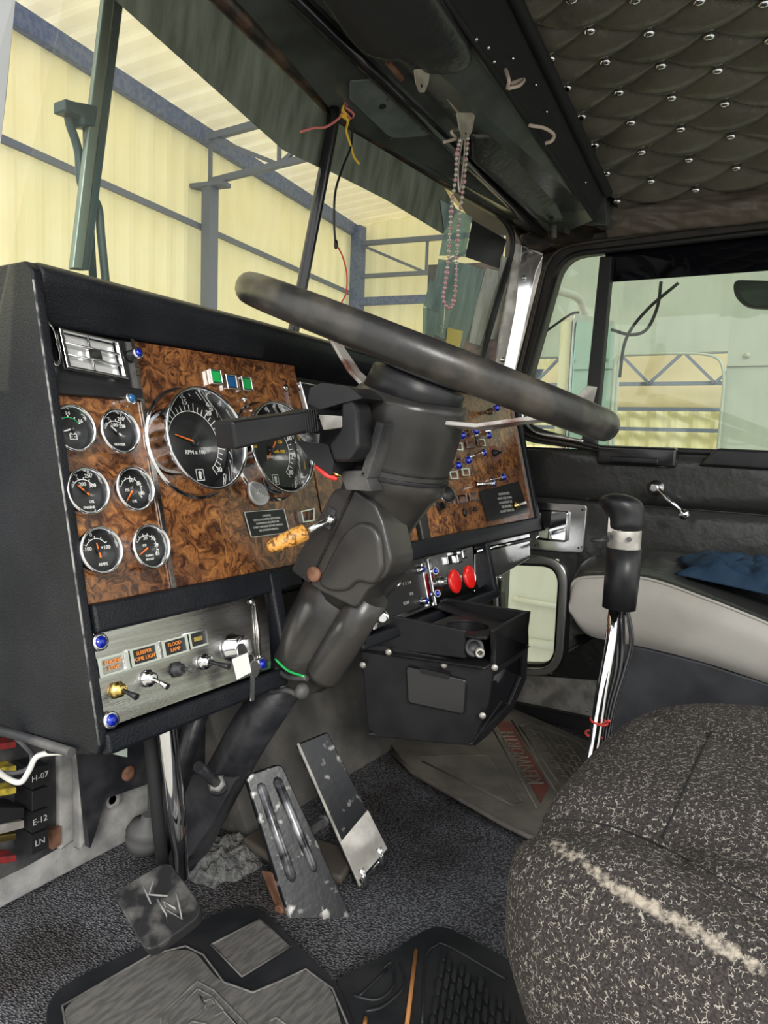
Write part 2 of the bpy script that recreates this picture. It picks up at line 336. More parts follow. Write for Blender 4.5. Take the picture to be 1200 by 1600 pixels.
def tag(o, label, cat, group=None):
    o['label'] = label; o['category'] = cat
    if group: o['group'] = group
    return o
def struct(o): o['kind'] = 'structure'; return o
def sthing(name, loc):
    o = bpy.data.objects.new(name, None); COL.objects.link(o); o.location = Vec(loc); ORG[o] = Vec(loc); return struct(o)
def spline(pts, k=6):
    pts = [Vec(p) for p in pts]; out = []
    P = [pts[0]*2-pts[1]]+pts+[pts[-1]*2-pts[-2]]
    for i in range(1, len(P)-2):
        a, b, c, d = P[i-1:i+3]
        for j in range(k):
            t = j/k; out.append(.5*((2*b)+(c-a)*t+(2*a-5*b+4*c-d)*t*t+(3*b-a-3*c+d)*t**3))
    out.append(pts[-1]); return out
def rpoly(pts, r, seg=5):
    pts = [Vec(p) for p in pts]; n = len(pts); out = []
    for i in range(n):
        a, b, c = pts[i-1], pts[i], pts[(i+1) % n]
        rr = r[i] if isinstance(r, (list, tuple)) else r
        d1 = min(rr, (a-b).length*.48); d2 = min(rr, (c-b).length*.48)
        p1 = b+(a-b).normalized()*d1; p2 = b+(c-b).normalized()*d2
        for j in range(seg+1):
            t = j/seg; out.append(p1*(1-t)**2+b*2*t*(1-t)+p2*t*t)
    return out
def inset(pts, d):                      # shrink a planar loop towards its centre by about d
    c = sum((Vec(p) for p in pts), Vec())/len(pts)
    return [Vec(p)+(c-Vec(p)).normalized()*d for p in pts]
def lerp(a, b, t): return Vec(a)*(1-t)+Vec(b)*t

XD = 1.98            # inner face of the passenger door
FZ = .22             # floor level
# =================================================================== STRUCTURE
# floor
NX, NY = 30, 30
mb = MB(); vs = []
for i in range(NX+1):
    for j in range(NY+1):
        x = .40+(XD-.40)*i/NX; y = -.7+1.83*j/NY
        vs.append((x, y, FZ+.006*mnoise.noise(Vec((x*4, y*4, 0)))))
mb.add(vs, [(i*(NY+1)+j, (i+1)*(NY+1)+j, (i+1)*(NY+1)+j+1, i*(NY+1)+j+1) for i in range(NX) for j in range(NY)], 0, True)
mb.box((1.19, .2, FZ-.045), (1.6, 1.9, .05), m=0)
struct(mb.build('floor', 'carpet', origin=(0, 0, 0)))
# firewall
mb = MB(); mb.box((1.2, 1.17, .68), (1.66, .06, 1.0))
fw = struct(mb.build('wall_front', 'firewall'))
# toe board rising on the right of the column
mb = MB(); mb.prism([(1.0, 1.13, FZ-.01), (1.0, .93, FZ+.0), (1.0, 1.13, .62)], (.94, 0, 0))
mb.build('toe_board', 'firewall', fw)
mb = MB(); mb.prism([(.44, 1.135, FZ+.005), (.44, 1.10, FZ+.005), (.44, 1.115, FZ+.07), (.44, 1.135, FZ+.09)], (.5, 0, 0))
mb.build('ledge', 'dirt', fw, bevel=.004, label='dust covered metal ledge along the foot of the firewall')
pl_ = aY(182, 1240, 1.08); mb = MB()
mb.prism(rpoly([aY(120, 1120, 1.05), aY(345, 1040, 1.05), aY(335, 1198, 1.05), aY(240, 1222, 1.05), aY(165, 1248, 1.05), aY(150, 1300, 1.05), aY(140, 1330, 1.05)], .01), (0, .012, 0))
mb.build('lower_panel', 'colpaint', fw)
mb = MB(); mb.lathe(aY(200, 1208, 1.045), (0, -1, 0), [(.014, 0), (.013, .004), (.006, .006)], 16)
mb.build('screw', 'rust', fw)
mb = MB(); mb.lathe(aY(292, 1148, 1.04), (0, -1, 0), [(.012, 0), (.012, .012), (.006, .013), (.006, .03)], 12)
mb.build('bolt', 'dirt', fw)
# dirty bracket and ribs at left on the firewall
mb = MB()
for x0, x1, yy in ((92, 118, 1.10), (124, 136, 1.07)):
    mb.prism([aY(x0, 1178, yy), aY(x1, 1170, yy), aY(x1+4, 1310, yy), aY(x0+2, 1332, yy)], (0, .025, 0))
mb.build('rib', 'dirt', fw, bevel=.006)
mb = MB(); mb.prism([aY(80, 1298, 1.09), aY(95, 1292, 1.09), aY(95, 1320, 1.09), aY(82, 1328, 1.09)], (0, .01, 0))
mb.build('clip', 'rust', fw)
mb = MB(); c = aY(176, 1250, 1.085); mb.lathe(c, (0, -1, 0), [(.008, 0), (.014, .004), (.016, 0)], 18); mb.build('grommet', 'dirt', fw)
# grey vent opening right of the column on the firewall
mb = MB(); c = aY(525, 1035, 1.07); mb.lathe(c, (-.3, -1, 0), [(.050, 0), (.058, .012), (.066, .0), (.07, -.04)], 28, cap=False)
mb.prism(rpoly([aY(487, 1092, 1.10), aY(560, 1050, 1.10), aY(568, 1110, 1.10), aY(512, 1180, 1.10), aY(490, 1120, 1.10)], .01), (0, .01, 0))
mb.build('duct_collar', 'firewall', fw)
mb = MB(); mb.lathe(aY(525, 1035, 1.075), (-.3, -1, 0), [(.049, 0), (.0495, .001)], 24); mb.build('duct_hole', 'black', fw)
mb = MB(); mb.prism([aY(508, 1083, 1.02), aY(545, 1072, 1.02), aY(572, 1080, 1.02), aY(568, 1115, 1.02), aY(510, 1096, 1.02)], (0, .04, 0)); mb.build('bracket', 'dusty', fw, bevel=.003)

# ---- quilted ceiling
def ceil_z(x): return 1.76-.17*((x-1.22)/.76)**2
SX, SY = .0985, .0925; BX0, BY0 = 1.322, .571
def btn(i, j): return BX0+SX*i+(SX/2 if j % 2 else 0), BY0-SY*j
def quilt(x, y):
    a = (x-BX0)/SX; b = (y-BY0)/SY
    p = a+b/2; q = a-b/2
    return abs(math.sin(PI*p)*math.sin(PI*q))**.42
mb = MB(); nx, ny = 340, 250; vs = []
X0c, X1c, Y0c, Y1c = .45, XD-.01, -.55, .575
for i in range(nx+1):
    x = X0c+(X1c-X0c)*i/nx
    for j in range(ny+1):
        y = Y0c+(Y1c-Y0c)*j/ny; h = quilt(x, y)
        w = .0025*mnoise.noise(Vec((x*60, y*22, 3)))*(1-h)
        edge = min(1, (X1c-x)/.06)
        vs.append((x, y, ceil_z(x)-.027*h*max(edge, 0)+w))
mb.add(vs, [(i*(ny+1)+j, (i+1)*(ny+1)+j, (i+1)*(ny+1)+j+1, i*(ny+1)+j+1) for i in range(nx) for j in range(ny)], 0, True)
ce = struct(mb.build('ceiling', 'leather', origin=(1.2, 0, 1.75)))
for d in (.03,):                                    # roof skin above
    m2 = MB(); secs = [[(x, -.6, ceil_z(x)+.02), (x, 1.0, ceil_z(x)+.02), (x, 1.0, ceil_z(x)+.04), (x, -.6, ceil_z(x)+.04)] for x in [.42+.1*k for k in range(17)]]
    m2.loft([[Vec(p) for p in s_] for s_ in secs]); m2.build('roof_skin', 'doorpaint', ce)
b0 = None; cnt = 0
for j in range(0, 9):
    for i in range(-4, 7):
        x, y = btn(i, j)
        if x > XD-.04 or y < -.18 or cnt > 96: continue
        q = R3.transposed() @ (Vec((x, y, ceil_z(x)))-EYE)
        u_ = 600+F*q.x/-q.z; v_ = 800-F*q.y/-q.z
        if not (780 < u_ < 1230 and -30 < v_ < 360): continue
        if b0 is None:
            m2 = MB(); m2.lathe((x, y, ceil_z(x)-.012), (0, 0, -1), [(.004, -.012), (.0105, 0), (.0102, .003), (.007, .006), (.0015, .007)], 18)
            b0 = m2.build('button', 'chrome', ce, label='small chrome tufting button'); bx = (x, y, ceil_z(x))
        else:
            o = b0.copy(); COL.objects.link(o); o.parent = ce
            o.location = b0.location+Vec((x-bx[0], y-bx[1], ceil_z(x)-bx[2]))
        cnt += 1
# loose leather flap hanging along the side of the headliner
mb = MB(); secs = []
for k in range(60):
    t = k/59; a = aX(948, 318-.0*t, XD-.03).lerp(aX(1230, 290, XD-.03), t); b = aX(948, 372, XD-.02).lerp(aX(1230, 343, XD-.02), t)
    row = []
    for q in range(14):
        s_ = q/13; p = a.lerp(b, s_); p.x -= .018*math.sin(PI*s_)+.008*mnoise.noise(Vec((p.y*30+s_*5, s_*6, 0))); row.append(p)
    secs.append(row)
mb.loft(secs, cap=False, closed=False); fl = mb.build('side_flap', mat('brown_leather', (.12, .10, .08), .38, bump=(60, .6), bdist=.004), ce)
md = fl.modifiers.new('s', 'SOLIDIFY'); md.thickness = .003

# ---- header over the windshield
def ext(a, b, k): return a+(a-b)*k
def line(p, q, y, y2=None, kl=.5, kr=.06):
    a = aY(*p, y); b = aY(*q, y2 if y2 else y); return ext(a, b, kl), ext(b, a, kr)
L0a, L0b, L0c = aY(330, 0, .83), aY(519, 190, .875), aY(800, 352, .83)
L0l = ext(L0a, L0b, .5)
L2a, L2b = line((483, 0), (855, 362), .745)
L2b_ = aY(905, 382, .70)
L3a, L3b = line((696, 0), (921, 330), .60)
L4a, L4b = line((800, 0), (940, 290), .565)
Zu = Vec((0, 0, 1))
hd = sthing('trim_1', (1.2, .75, 1.6))
def strip(a, b, c, d, up=.012):   # solid strip a-b (one edge) d-c (other edge), thickened upwards
    return [a, b, c, d], [p+Zu*up for p in (a, b, c, d)]
mb = MB()
mid2 = L2a.lerp(L2b, .52)
mb.hexa(*strip(L0l, L0b, mid2, L2a)); mb.hexa(*strip(L0b, ext(L0c, L0b, .06), L2b, mid2))
mb.build('header_panel', 'header', hd)
mb = MB(); up = Vec((0, .0, .016)); dn = Vec((0, -.012, .004))
mb.tube([L0l+up, L0b+up], .017, 14); mb.tube([L0b+up, L0c+up+Vec((.0, 0, 0))], .017, 14)
mb.tube(spline([L0c+up, aY(818, 372, .83)+Vec((.01, 0, 0)), aY(822, 392, .84)]), .015, 12)
mb.build('header_rail', 'headrust', hd, label='worn black header rail with rusty brown scuffs')
mb = MB()   # dark recess bar parallel to the rail
mb.tube([L2a+Vec((0, .012, -.004)), mid2+Vec((0, .012, -.004)), L2b+Vec((0, .012, -.004))], .012, 10)
mb.build('shelf_edge', 'gloss', hd)
mb = MB(); mb.hexa(*strip(L2a+Zu*.006, L2b+Zu*.006, L3b, L3a, .010)); mb.build('shelf_underside', 'header', hd)
mb = MB(); mb.hexa([L3a, L3b, L4b, L4a], [p+Vec((0, .02, .004)) for p in (L3a, L3b, L4b, L4a)])
mb.tube([L3a, L3b], .006, 8); mb.tube([L4a+Vec((0, -.006, 0)), L4b+Vec((0, -.006, 0))], .012, 8)
mb.build('shelf_rear_face', 'black', hd)
mb = MB()
for px, py in ((741, 62), (798, 92), (850, 200), (851, 175), (769, 97), (834, 133), (760, 75), (912, 285)):
    t = (px-696)/225; a = L3a.lerp(L3b, .333+t*.62); b = L4a.lerp(L4b, .333+t*.62)
    mb.ball(aY(px, py, .585)+Vec((0, -.004, 0)), .0032, 6)
mb.build('rivet', 'chrome', hd)
# vertical corner bracket where header meets door frame
mb = MB(); mb.prism([aX(921, 290, 1.90), aX(946, 290, 1.90), aX(948, 352, 1.90), aX(925, 350, 1.90)], (.06, 0, 0)); mb.build('corner_bracket', 'header', hd, bevel=.003)
mb = MB(); mb.prism([aY(815, 365, .80), aY(930, 345, .66), aY(948, 350, .62), aY(950, 372, .62), aY(870, 380, .72), aY(832, 400, .80)], (.03, .02, 0)); mb.build('corner_plate', 'headrust', hd, bevel=.003)
mb = MB(); mb.tube([aY(866, 352, .70), aY(866, 372, .70)], .007, 10); mb.box(aY(886, 360, .69), (.03, .006, .016)); mb.build('latch', 'dusty', hd, bevel=.001)
# green-grey cover plate under the header
gp = lambda x, y, o=.0: plane(x, y, GN, GD)-GN*o
GN = (mid2-L0b).cross(L2b-L0b).normalized()
if GN.z < 0: GN = -GN
GD = GN.dot(L0b)
mb = MB(); mb.prism(rpoly([gp(545, 124, .004), gp(600, 120, .004), gp(684, 204, .004), gp(662, 210, .004), gp(610, 214, .004), gp(545, 152, .004)], [.006, .02, .006, .006, .02, .006]), GN*.003)
cp = tag(mb.build('cover_plate', 'greenplate', bevel=.001), 'flat grey green access plate screwed under the windshield header', 'plate')
mb = MB(); mb.lathe(gp(597, 163, .0046), -GN, [(.007, 0), (.0068, .0004)], 18); mb.build('hole', 'black', cp)
for px, py in ((609, 213), (605, 152), (660, 198)): mb = MB(); mb.ball(gp(px, py, .005), .003, 6); mb.build('screw', 'dusty', cp)

# ---- sun visors
SN = (L2b-L2a).cross(L3a-L2a).normalized()
if SN.z < 0: SN = -SN
SDd = SN.dot(L2a+Zu*.004)
vp = lambda x, y, o: plane(x, y, SN, SDd-o)
def visor(pts, label, rr, o=.03):
    P = [vp(x, y, o) for x, y in pts]; P = rpoly(P, rr, 6)
    mb = MB(); n = len(P); c = sum(P, Vec())/n; secs = []
    for t, h in ((1, 0), (1.0, .006), (.985, .011), (.93, .014), (.7, .0165), (.35, .017), (.03, .017)):
        secs.append([c+(p-c)*t-SN*h for p in P])
    mb.loft(secs, cap=True)
    back = [c+(p-c)*1.0 for p in P]; mb.add(back, [tuple(range(n))], 0)
    v = thing('sun_visor', c, label, 'sun visor', 'padded sun visors under the overhead shelf')
    mb.build('pad', 'pad', v)
    m2 = MB(); m2.tube(P+[P[0]], .0022, 6); m2.build('piping', 'gloss', v)
    return v
v1 = visor([(440, -90), (505, 0), (560, 78), (606, 90), (622, 88), (650, 108), (712, 110), (738, 92), (733, 68), (650, -60), (600, -130)], 'black padded leather sun visor at the top of the photo, above the tabbed metal bracket', [.03, .02, .03, .01, .01, .03, .04, .04, .03, .02, .02])
v2 = visor([(733, 205), (800, 200), (832, 208), (924, 332), (918, 345), (850, 344), (832, 335), (735, 245)], 'black padded leather sun visor at passenger side, beside the corner of the windshield', [.01, .03, .04, .015, .01, .01, .01, .01], .012)
m2 = MB(); m2.tube([vp(606, 96, .02), vp(628, 122, .02)], .006, 10); m2.build('pivot', 'rust', v1)
# ---- bracket with two tabs
bn = -SN
mb = MB(); a, b, c, d = vp(668, 112, .016), vp(690, 112, .016), vp(742, 178, .016), vp(716, 180, .016)
mb.prism([a, b, c, d], SN*.0025)
br = thing('metal_bracket', (a+c)/2, 'bare zinc metal bracket with two drilled tabs hanging under the overhead shelf', 'bracket')
mb.build('strap', 'zinc', br)
for pts, hole in (([(648, 108), (672, 108), (670, 128), (664, 144), (656, 144), (650, 128)], (659, 134)), ([(714, 176), (743, 176), (738, 204), (731, 218), (723, 218), (718, 200)], (728, 209))):
    mb = MB(); Y_ = (a.y+c.y)/2-.012; mb.prism(rpoly([aY(x, y, Y_) for x, y in pts], .003), (0, .002, 0)); mb.build('tab', 'zinc', br)
    mb = MB(); mb.lathe(aY(*hole, Y_-.0004), (0, 1, 0), [(.003, 0), (.003, .0003)], 10); mb.build('hole', 'black', br)
mb = MB(); mb.ball(vp(724, 170, .018), (.004, .004, .003), 6); mb.build('screw', 'chrome', br)
YB = (a.y+c.y)/2-.016

# ---- rosary
RP = thing('rosary', aY(725, 205, YB), 'looped string of pink and pearly rosary beads hanging from the metal bracket', 'rosary')
path = spline([aY(720, 213, YB), aY(714, 240, YB), aY(712, 275, YB), aY(705, 330, YB), aY(701, 400, YB), aY(696, 445, YB), aY(693, 465, YB), aY(699, 480, YB), aY(707, 476, YB), aY(712, 450, YB), aY(714, 400, YB), aY(718, 340, YB), aY(724, 290, YB), aY(729, 240, YB), aY(731, 213, YB)], 24)
mb = MB(); mb.tube(path, .0009, 5); mb.build('cord', 'beadc', RP)
acc = 0; last = path[0]; proto = {}; k = 0
for p in path[1:]:
    acc += (p-last).length; last = p
    if acc > .0088:
        acc = 0; k += 1; big = (k % 11 in (4,)) ; mkey = 'bead' if (k % 3 == 0 or big or 26 < k < 44) else 'beadc'
        if k > 95: break
        key = (mkey, big)
        if key not in proto:
            m2 = MB(); m2.ball(p, .0050 if big else .0037, 7); proto[key] = (m2.build('bead', mkey, RP, smooth=True), p.copy())
        else:
            o = proto[key][0].copy(); COL.objects.link(o); o.parent = RP; o.location = p-ORG[RP]
mb = MB(); mb.tube(spline([aY(723, 213, YB), aY(716, 262, YB), aY(718, 300, YB), aY(724, 255, YB), aY(727, 216, YB)]), .0016, 6); mb.build('tail', 'beadc', RP)
mb = MB(); mb.tube(spline([aY(695, 478, YB), aY(694, 500, YB), aY(691, 520, YB)]), .0008, 5); mb.tube([aY(688, 510, YB), aY(697, 512, YB)], .0009, 5); mb.build('cross', 'zinc', RP)

# ---- loose cords poking out of the shelf
def cord(pts, r, m, label, cat='cord', name='cord', extra=()):
    mb = MB(); P = spline(pts, 8); mb.tube(P, r, 8)
    for q in extra: mb.tube(spline(q, 8), r, 8)
    return tag(mb.build(name, m), label, cat)
cord([aY(790, 108, .578), aY(795, 125, .565), aY(793, 138, .575)], .0032, 'beige', 'short beige cord loop poking from the shelf rear, nearer the photo top', extra=[[aY(795, 138, .57), aY(812, 133, .56), aY(818, 124, .565), aY(800, 130, .575)]])
cord([aY(828, 196, .585), aY(850, 200, .575), aY(865, 210, .57), aY(862, 220, .572), aY(852, 224, .585)], .0035, 'beige', 'beige cord loop poking from the shelf beside the passenger visor')
cord([aY(718, 200, .70), aY(705, 206, .69), aY(712, 216, .69), aY(694, 222, .69)], .0028, 'beige', 'short beige cord end curled beside the rosary')
# ---- hanging wiring at header centre
YW = .83
wp = lambda x, y: aY(x, y, YW)
wt = thing('hanging_wires', wp(540, 170), 'bundle of loose red, yellow and black wires dangling from the header at the windshield divider', 'wires')
mb = MB(); mb.prism([wp(543, 124), wp(551, 124), wp(545, 165), wp(537, 165)], (0, .002, 0)); mb.build('strap', 'rust', wt)
for pts, r, m_, nm in (([(537, 165), (532, 182), (510, 198), (490, 200), (470, 206)], .0022, 'pinkwire', 'red_wire'), ([(540, 168), (552, 178), (548, 185), (540, 176)], .002, 'pinkwire', 'red_wire'),
    ([(537, 165), (535, 175), (543, 190), (541, 205), (548, 228), (553, 245), (561, 256)], .0022, 'yellow', 'yellow_wire'), ([(535, 170), (541, 182), (532, 180), (545, 188)], .0025, 'yellow', 'yellow_wire'),
    ([(549, 180), (549, 225), (536, 260), (524, 300), (522, 345), (524, 378)], .0021, 'plastic', 'black_wire'),
    ([(524, 380), (535, 400), (542, 430), (540, 460), (528, 480)], .0014, 'redwire', 'thin_red_wire')):
    mb = MB(); mb.tube(spline([wp(*p) for p in pts], 8), r, 8); mb.build(nm, m_, wt)
mb = MB(); mb.ball(wp(525, 382), (.004, .004, .009), 8); mb.build('splice', 'plastic', wt)

# =================================================================== WINDSHIELD
# panes: right pane corners
wTL, wTR, wBR, wBL = aY(523, 192, .872), aY(802, 352, .835), aX(745, 575, 1.87), aY(460, 545, .955)
win2 = sthing('window_2', (1.5, .87, 1.4))
mb = MB(); qd = [wBL-Zu*.12, wBR-Zu*.10, wTR+Zu*.02, wTL+Zu*.02]; mb.prism(qd, (0, .005, 0)); mb.build('pane', 'glass', win2)
lTR, lBR = wTL+Vec((-.012, 0, 0)), wBL+Vec((-.012, 0, 0))
lTL, lBL = aY(15, -30, .80)+Vec((.0, 0, 0)), aY(-30, 330, .86)
win1 = sthing('window_1', (.8, .87, 1.4))
lTL = ext(aY(330, 0, .83), L0b, .6)
mb = MB(); mb.prism([lBL-Zu*.2, lBR-Zu*.12, lTR+Zu*.02, lTL+Zu*.03], (0, .005, 0)); mb.build('pane', 'glass', win1)
# tint bands
def onpane(q, px, py, off=-.004):
    n = (q[1]-q[0]).cross(q[2]-q[0]).normalized(); return plane(px, py, n, n.dot(q[0]))+Vec((0, off, 0))
Q2 = (wBL, wBR, wTL); Q1 = (lBL, lBR, lTR)
mb = MB(); mb.prism([onpane(Q2, 513, 268), onpane(Q2, 600, 312), onpane(Q2, 690, 366), onpane(Q2, 712, 330), onpane(Q2, 690, 290), wTL+Vec((0, -.004, 0))], (0, .001, 0))
mb.build('tint_band', 'tint', win2)
mb = MB(); mb.prism([onpane(Q1, 180, 4), onpane(Q1, 150, -30), onpane(Q1, 290, -30), lTR+Vec((0, -.004, 0)), onpane(Q1, 508, 268), onpane(Q1, 440, 235)], (0, .001, 0))
mb.build('tint_band', 'tint', win1)
# patches on right pane
def patch(pts, m_, nm, label, off=-.008):
    mb = MB(); mb.prism([onpane(Q2, x, y, off) for x, y in pts], (0, .0012, 0)); return tag(mb.build(nm, m_), label, 'patch' if nm == 'film_patch' else 'sticker', 'taped patches on the windshield')
patch([(683, 313), (733, 340), (722, 402), (706, 400), (682, 400), (690, 360)], 'film', 'film_patch', 'dark translucent film patch beside the hanging rosary beads')
patch([(733, 345), (786, 375), (775, 420), (722, 402), (728, 372)], 'filmdark', 'sticker', 'black sticker in the upper corner of the windshield', -.010)
patch([(681, 405), (722, 412), (752, 422), (735, 500), (718, 545), (670, 520), (672, 460)], 'film', 'film_patch', 'large teal film patch behind the lower rosary beads')
patch([(667, 438), (692, 448), (680, 490), (656, 478)], 'film', 'film_patch', 'small teal film patch left of the large teal patch', -.010)
patch([(656, 480), (680, 490), (672, 530), (655, 520)], 'film', 'film_patch', 'lowest teal film patch near the steering wheel rim', -.010)
patch([(755, 420), (775, 424), (765, 480), (745, 540), (728, 535), (738, 480)], 'film2', 'film_patch', 'clear crinkled tape strip down the right side of windshield', -.010)
patch([(777, 400), (792, 405), (780, 480), (768, 530), (755, 530), (768, 470)], 'film2', 'film_patch', 'clear tape strip beside the windshield rubber seal', -.012)
patch([(693, 512), (717, 518), (711, 548), (690, 540)], 'brass', 'sticker', 'small gold sticker at foot of the teal film', -.012)
# centre post
mb = MB(); a, b = aY(520, 196, .855), aY(455, 535, .935); mb.tube([a+Zu*.03, a, b, b-Zu*.1], [.011, .011, .011, .011], 12)
cpst = struct(mb.build('trim_2', 'gloss'))
# windshield seal right side
mb = MB(); mb.tube(spline([aY(760, 322, .84), aY(788, 345, .835), aY(800, 372, .835), aY(795, 410, .845), aY(775, 480, .86), aX(752, 562, 1.862), aX(748, 600, 1.862)], 8), .009, 10)
mb.build('seal', 'rubber', win2)
# left A pillar (bright edge top left)
mb = MB(); mb.prism([aY(26, -20, .80), aY(-70, -20, .80), aY(-70, 330, .87), aY(-18, 330, .87), aY(2, 215, .85), aY(10, 150, .84)], (0, .03, 0))
mb.prism([aY(-20, -20, .80), aY(-70, -20, .80), aY(-70, 330, .87), aY(-40, 330, .87)], (0, .045, 0))
struct(mb.build('trim_3', mat('bright_pillar', (.75, .76, .80), .45, .3)))
# right A pillar
pil = sthing('trim_4', (1.9, .84, 1.3))
mb = MB(); mb.prism([aX(806, 380, 1.90), aX(848, 396, 1.93), aX(846, 420, 1.93), aX(800, 600, 1.93), aX(770, 600, 1.90), aX(780, 520, 1.90)], (.02, .01, 0)); mb.build('pillar_core', 'alum', pil)
mb = MB(); mb.prism([aX(815, 384, 1.895), aX(849, 400, 1.905), aX(838, 425, 1.905), aX(800, 600, 1.905), aX(782, 600, 1.895), aX(805, 480, 1.895)], (.006, .003, 0)); mb.build('pillar_cover', 'chrome', pil, bevel=.002)
mb = MB()
for px, py in ((818, 434), (785, 562)): mb.lathe(aX(px, py, 1.893), (-1, 0, 0), [(.007, 0), (.006, .003), (.002, .003)], 12)
mb.build('screw', 'chromew', pil)

# =================================================================== PASSENGER DOOR
door = sthing('door_1', (XD, .2, FZ))
def D(px, py, off=0): return aX(px, py, XD-off)
YF, YR = .90, -.60
gz = .99
# window opening loop (vent window + main glass)
openl = [D(868, 412), D(905, 404), D(1400, 392), D(1400, 724), D(940, 697), D(842, 676), D(812, 655), D(812, 630)]
openl = [Vec((XD, .738, 1.475)), Vec((XD, YR+.1, 1.475)), Vec((XD, YR+.1, .985)), Vec((XD, .80, .995)), Vec((XD, .83, 1.03))]
openl = [D(878, 400), Vec((XD, YR+.1, 1.515)), Vec((XD, YR+.1, .99)), D(940, 700), D(836, 672), D(808, 650)]
inner = rpoly(openl, [.06, .03, .03, .01, .05, .03], 5)
outer = rpoly([D(845, 378), Vec((XD, YR, 1.60)), Vec((XD, YR, .975)), D(940, 706), D(815, 690), D(785, 660)], [.08, .03, .03, .01, .05, .03], 5)
mb = MB(); mb.ring(outer, inner, (.05, 0, 0)); mb.build('window_frame', 'doorpaint', door, bevel=.003)
mb = MB(); i1 = [p+Vec((-.006, 0, 0)) for p in inner]; mb.tube(i1+[i1[0]], .008, 8); mb.build('window_seal', 'rubber', door)
o1 = [lerp(p, q, .75)+Vec((-.006, 0, 0)) for p, q in zip(inner, outer)]; mb = MB(); mb.tube(o1[:14]+[], .0, 4) if False else None
mb = MB(); seq = [lerp(p, q, .55)+Vec((-.004, 0, 0)) for p, q in zip(inner, outer)]
mb.tube(seq[-14:]+seq[:12], .006, 8); mb.build('frame_bead', 'doorpaint', door)
# upper body side above door
mb = MB(); mb.prism([Vec((XD+.0, YR, 1.585)), Vec((XD, .72, 1.57)), Vec((XD, .80, 1.50)), Vec((XD, .90, 1.50)), Vec((XD, .90, 1.72)), Vec((XD, YR, 1.72))], (.05, 0, 0))
mb.prism([Vec((XD, .80, 1.50)), Vec((XD, .845, 1.02)), Vec((XD, 1.15, 1.02)), Vec((XD, 1.15, 1.52))], (.05, 0, 0))
wr_ = struct(mb.build('wall_right', 'headrust'))
# lower door skin with a hole for the low window
sw_out = [D(785, 868), D(868, 870), D(890, 900), D(882, 1030), D(862, 1056), D(785, 1052)]
sy0, sy1, sz0, sz1 = .69, .86, .345, .675
mb = MB()
x0 = XD+.0
mb.box((x0+.03, (YR+sy0)/2, (FZ+.975)/2), (.06, sy0-YR, .975-FZ)); mb.box((x0+.03, (sy0+1.15)/2, (sz1+.985)/2), (.06, 1.15-sy0, .985-sz1))
mb.box((x0+.03, (sy0+1.15)/2, (FZ+sz0)/2-.02), (.06, 1.15-sy0, sz0-FZ+.04)); mb.box((x0+.03, (sy1+1.15)/2, (sz0+sz1)/2), (.06, 1.15-sy1, sz1-sz0))
mb.build('door_skin', 'pad', door)
# padded upper roll
def pad(y0, y1, z0, z1, dep, name, e=.35, m_='pad', nn=24):
    mb = MB(); rows = []
    for i in range(nn+1):
        u = -1+2*i/nn; row = []
        for j in range(nn+1):
            v = -1+2*j/nn; h = ((1-abs(u)**6)*(1-abs(v)**4))
            h = max(h, 0)**.5; y = (y0+y1)/2+(y1-y0)/2*u; z = (z0+z1)/2+(z1-z0)/2*v
            row.append(Vec((XD-dep*h-.006*mnoise.noise(Vec((y*9, z*9, dep*50)))*h, y, z)))
        rows.append(row)
    mb.loft(rows, cap=False, closed=False); return mb.build(name, m_, door)
pad(YR, .835, .845, .985, .032, 'upper_pad'); pad(YR, .64, .50, .842, .018, 'lower_pad'); 
mb = MB(); mb.tube([Vec((XD-.004, YR, .974)), Vec((XD-.010, .60, .974)), Vec((XD-.004, .84, .982))], .003, 6); mb.build('stitched_edge', 'pad', door)
# grab recess on the belt
mb = MB(); mb.box((XD-.022, .49, .972), (.05, .20, .05)); mb.build('pull_cup', 'gloss', door, bevel=.008)
mb = MB(); mb.box((XD-.050, .49, .962), (.012, .12, .016)); mb.build('pull_handle', 'plastic', door, bevel=.004)
mb = MB(); mb.prism([Vec((XD-.001, .30, 1.0)), Vec((XD-.001, .34, .955)), Vec((XD-.001, -.2, .945)), Vec((XD-.001, -.2, .995))], (-.045, 0, 0)); mb.build('arm_block', 'plastic', door, bevel=.008)
# window crank
c = aX(1025, 762, XD-.045); k2 = aX(1070, 803, XD-.055)
mb = MB(); mb.lathe(aX(1025, 762, XD-.03), (-1, 0, 0), [(.020, -.004), (.020, .004), (.012, .006), (.012, .022), (.008, .024)], 20)
crk = mb.build('window_crank', 'chromew', door, label='chrome window crank with a round knob')
mb = MB(); mb.tube([c, lerp(c, k2, .5)+Vec((-.008, 0, 0)), k2], [.007, .0055, .006], 8); mb.build('arm', 'chrome', crk)
mb = MB(); mb.ball(k2+Vec((-.012, 0, 0)), (.012, .014, .014), 10); mb.build('knob', 'chrome', crk)
# latch plate
mb = MB(); P = rpoly([D(828, 783, .010), D(917, 789, .010), D(911, 865, .010), D(824, 858, .010)], .010); mb.prism(P, (.012, 0, 0))
lp = mb.build('latch_plate', 'chromew', door, bevel=.003, label='chrome inside door latch plate with paddle')
mb = MB(); P = rpoly([D(841, 795, .012), D(890, 799, .012), D(885, 848, .012), D(838, 843, .012)], .010); mb.ring([p+Vec((-.003, 0, 0)) for p in P], inset(P, .008), (.004, 0, 0)); mb.build('rim', 'chrome', lp)
mb = MB(); P = rpoly([D(862, 797, .016), D(889, 800, .016), D(886, 846, .016), D(856, 843, .016)], .006); mb.prism(P, (-.008, 0, 0)); mb.build('paddle', 'chrome', lp, bevel=.004, seg=3)
mb = MB()
for px, py in ((910, 797), (904, 856), (836, 852)): mb.lathe(aX(px, py, XD-.0225), (-1, 0, 0), [(.003, 0), (.003, .0005)], 8)
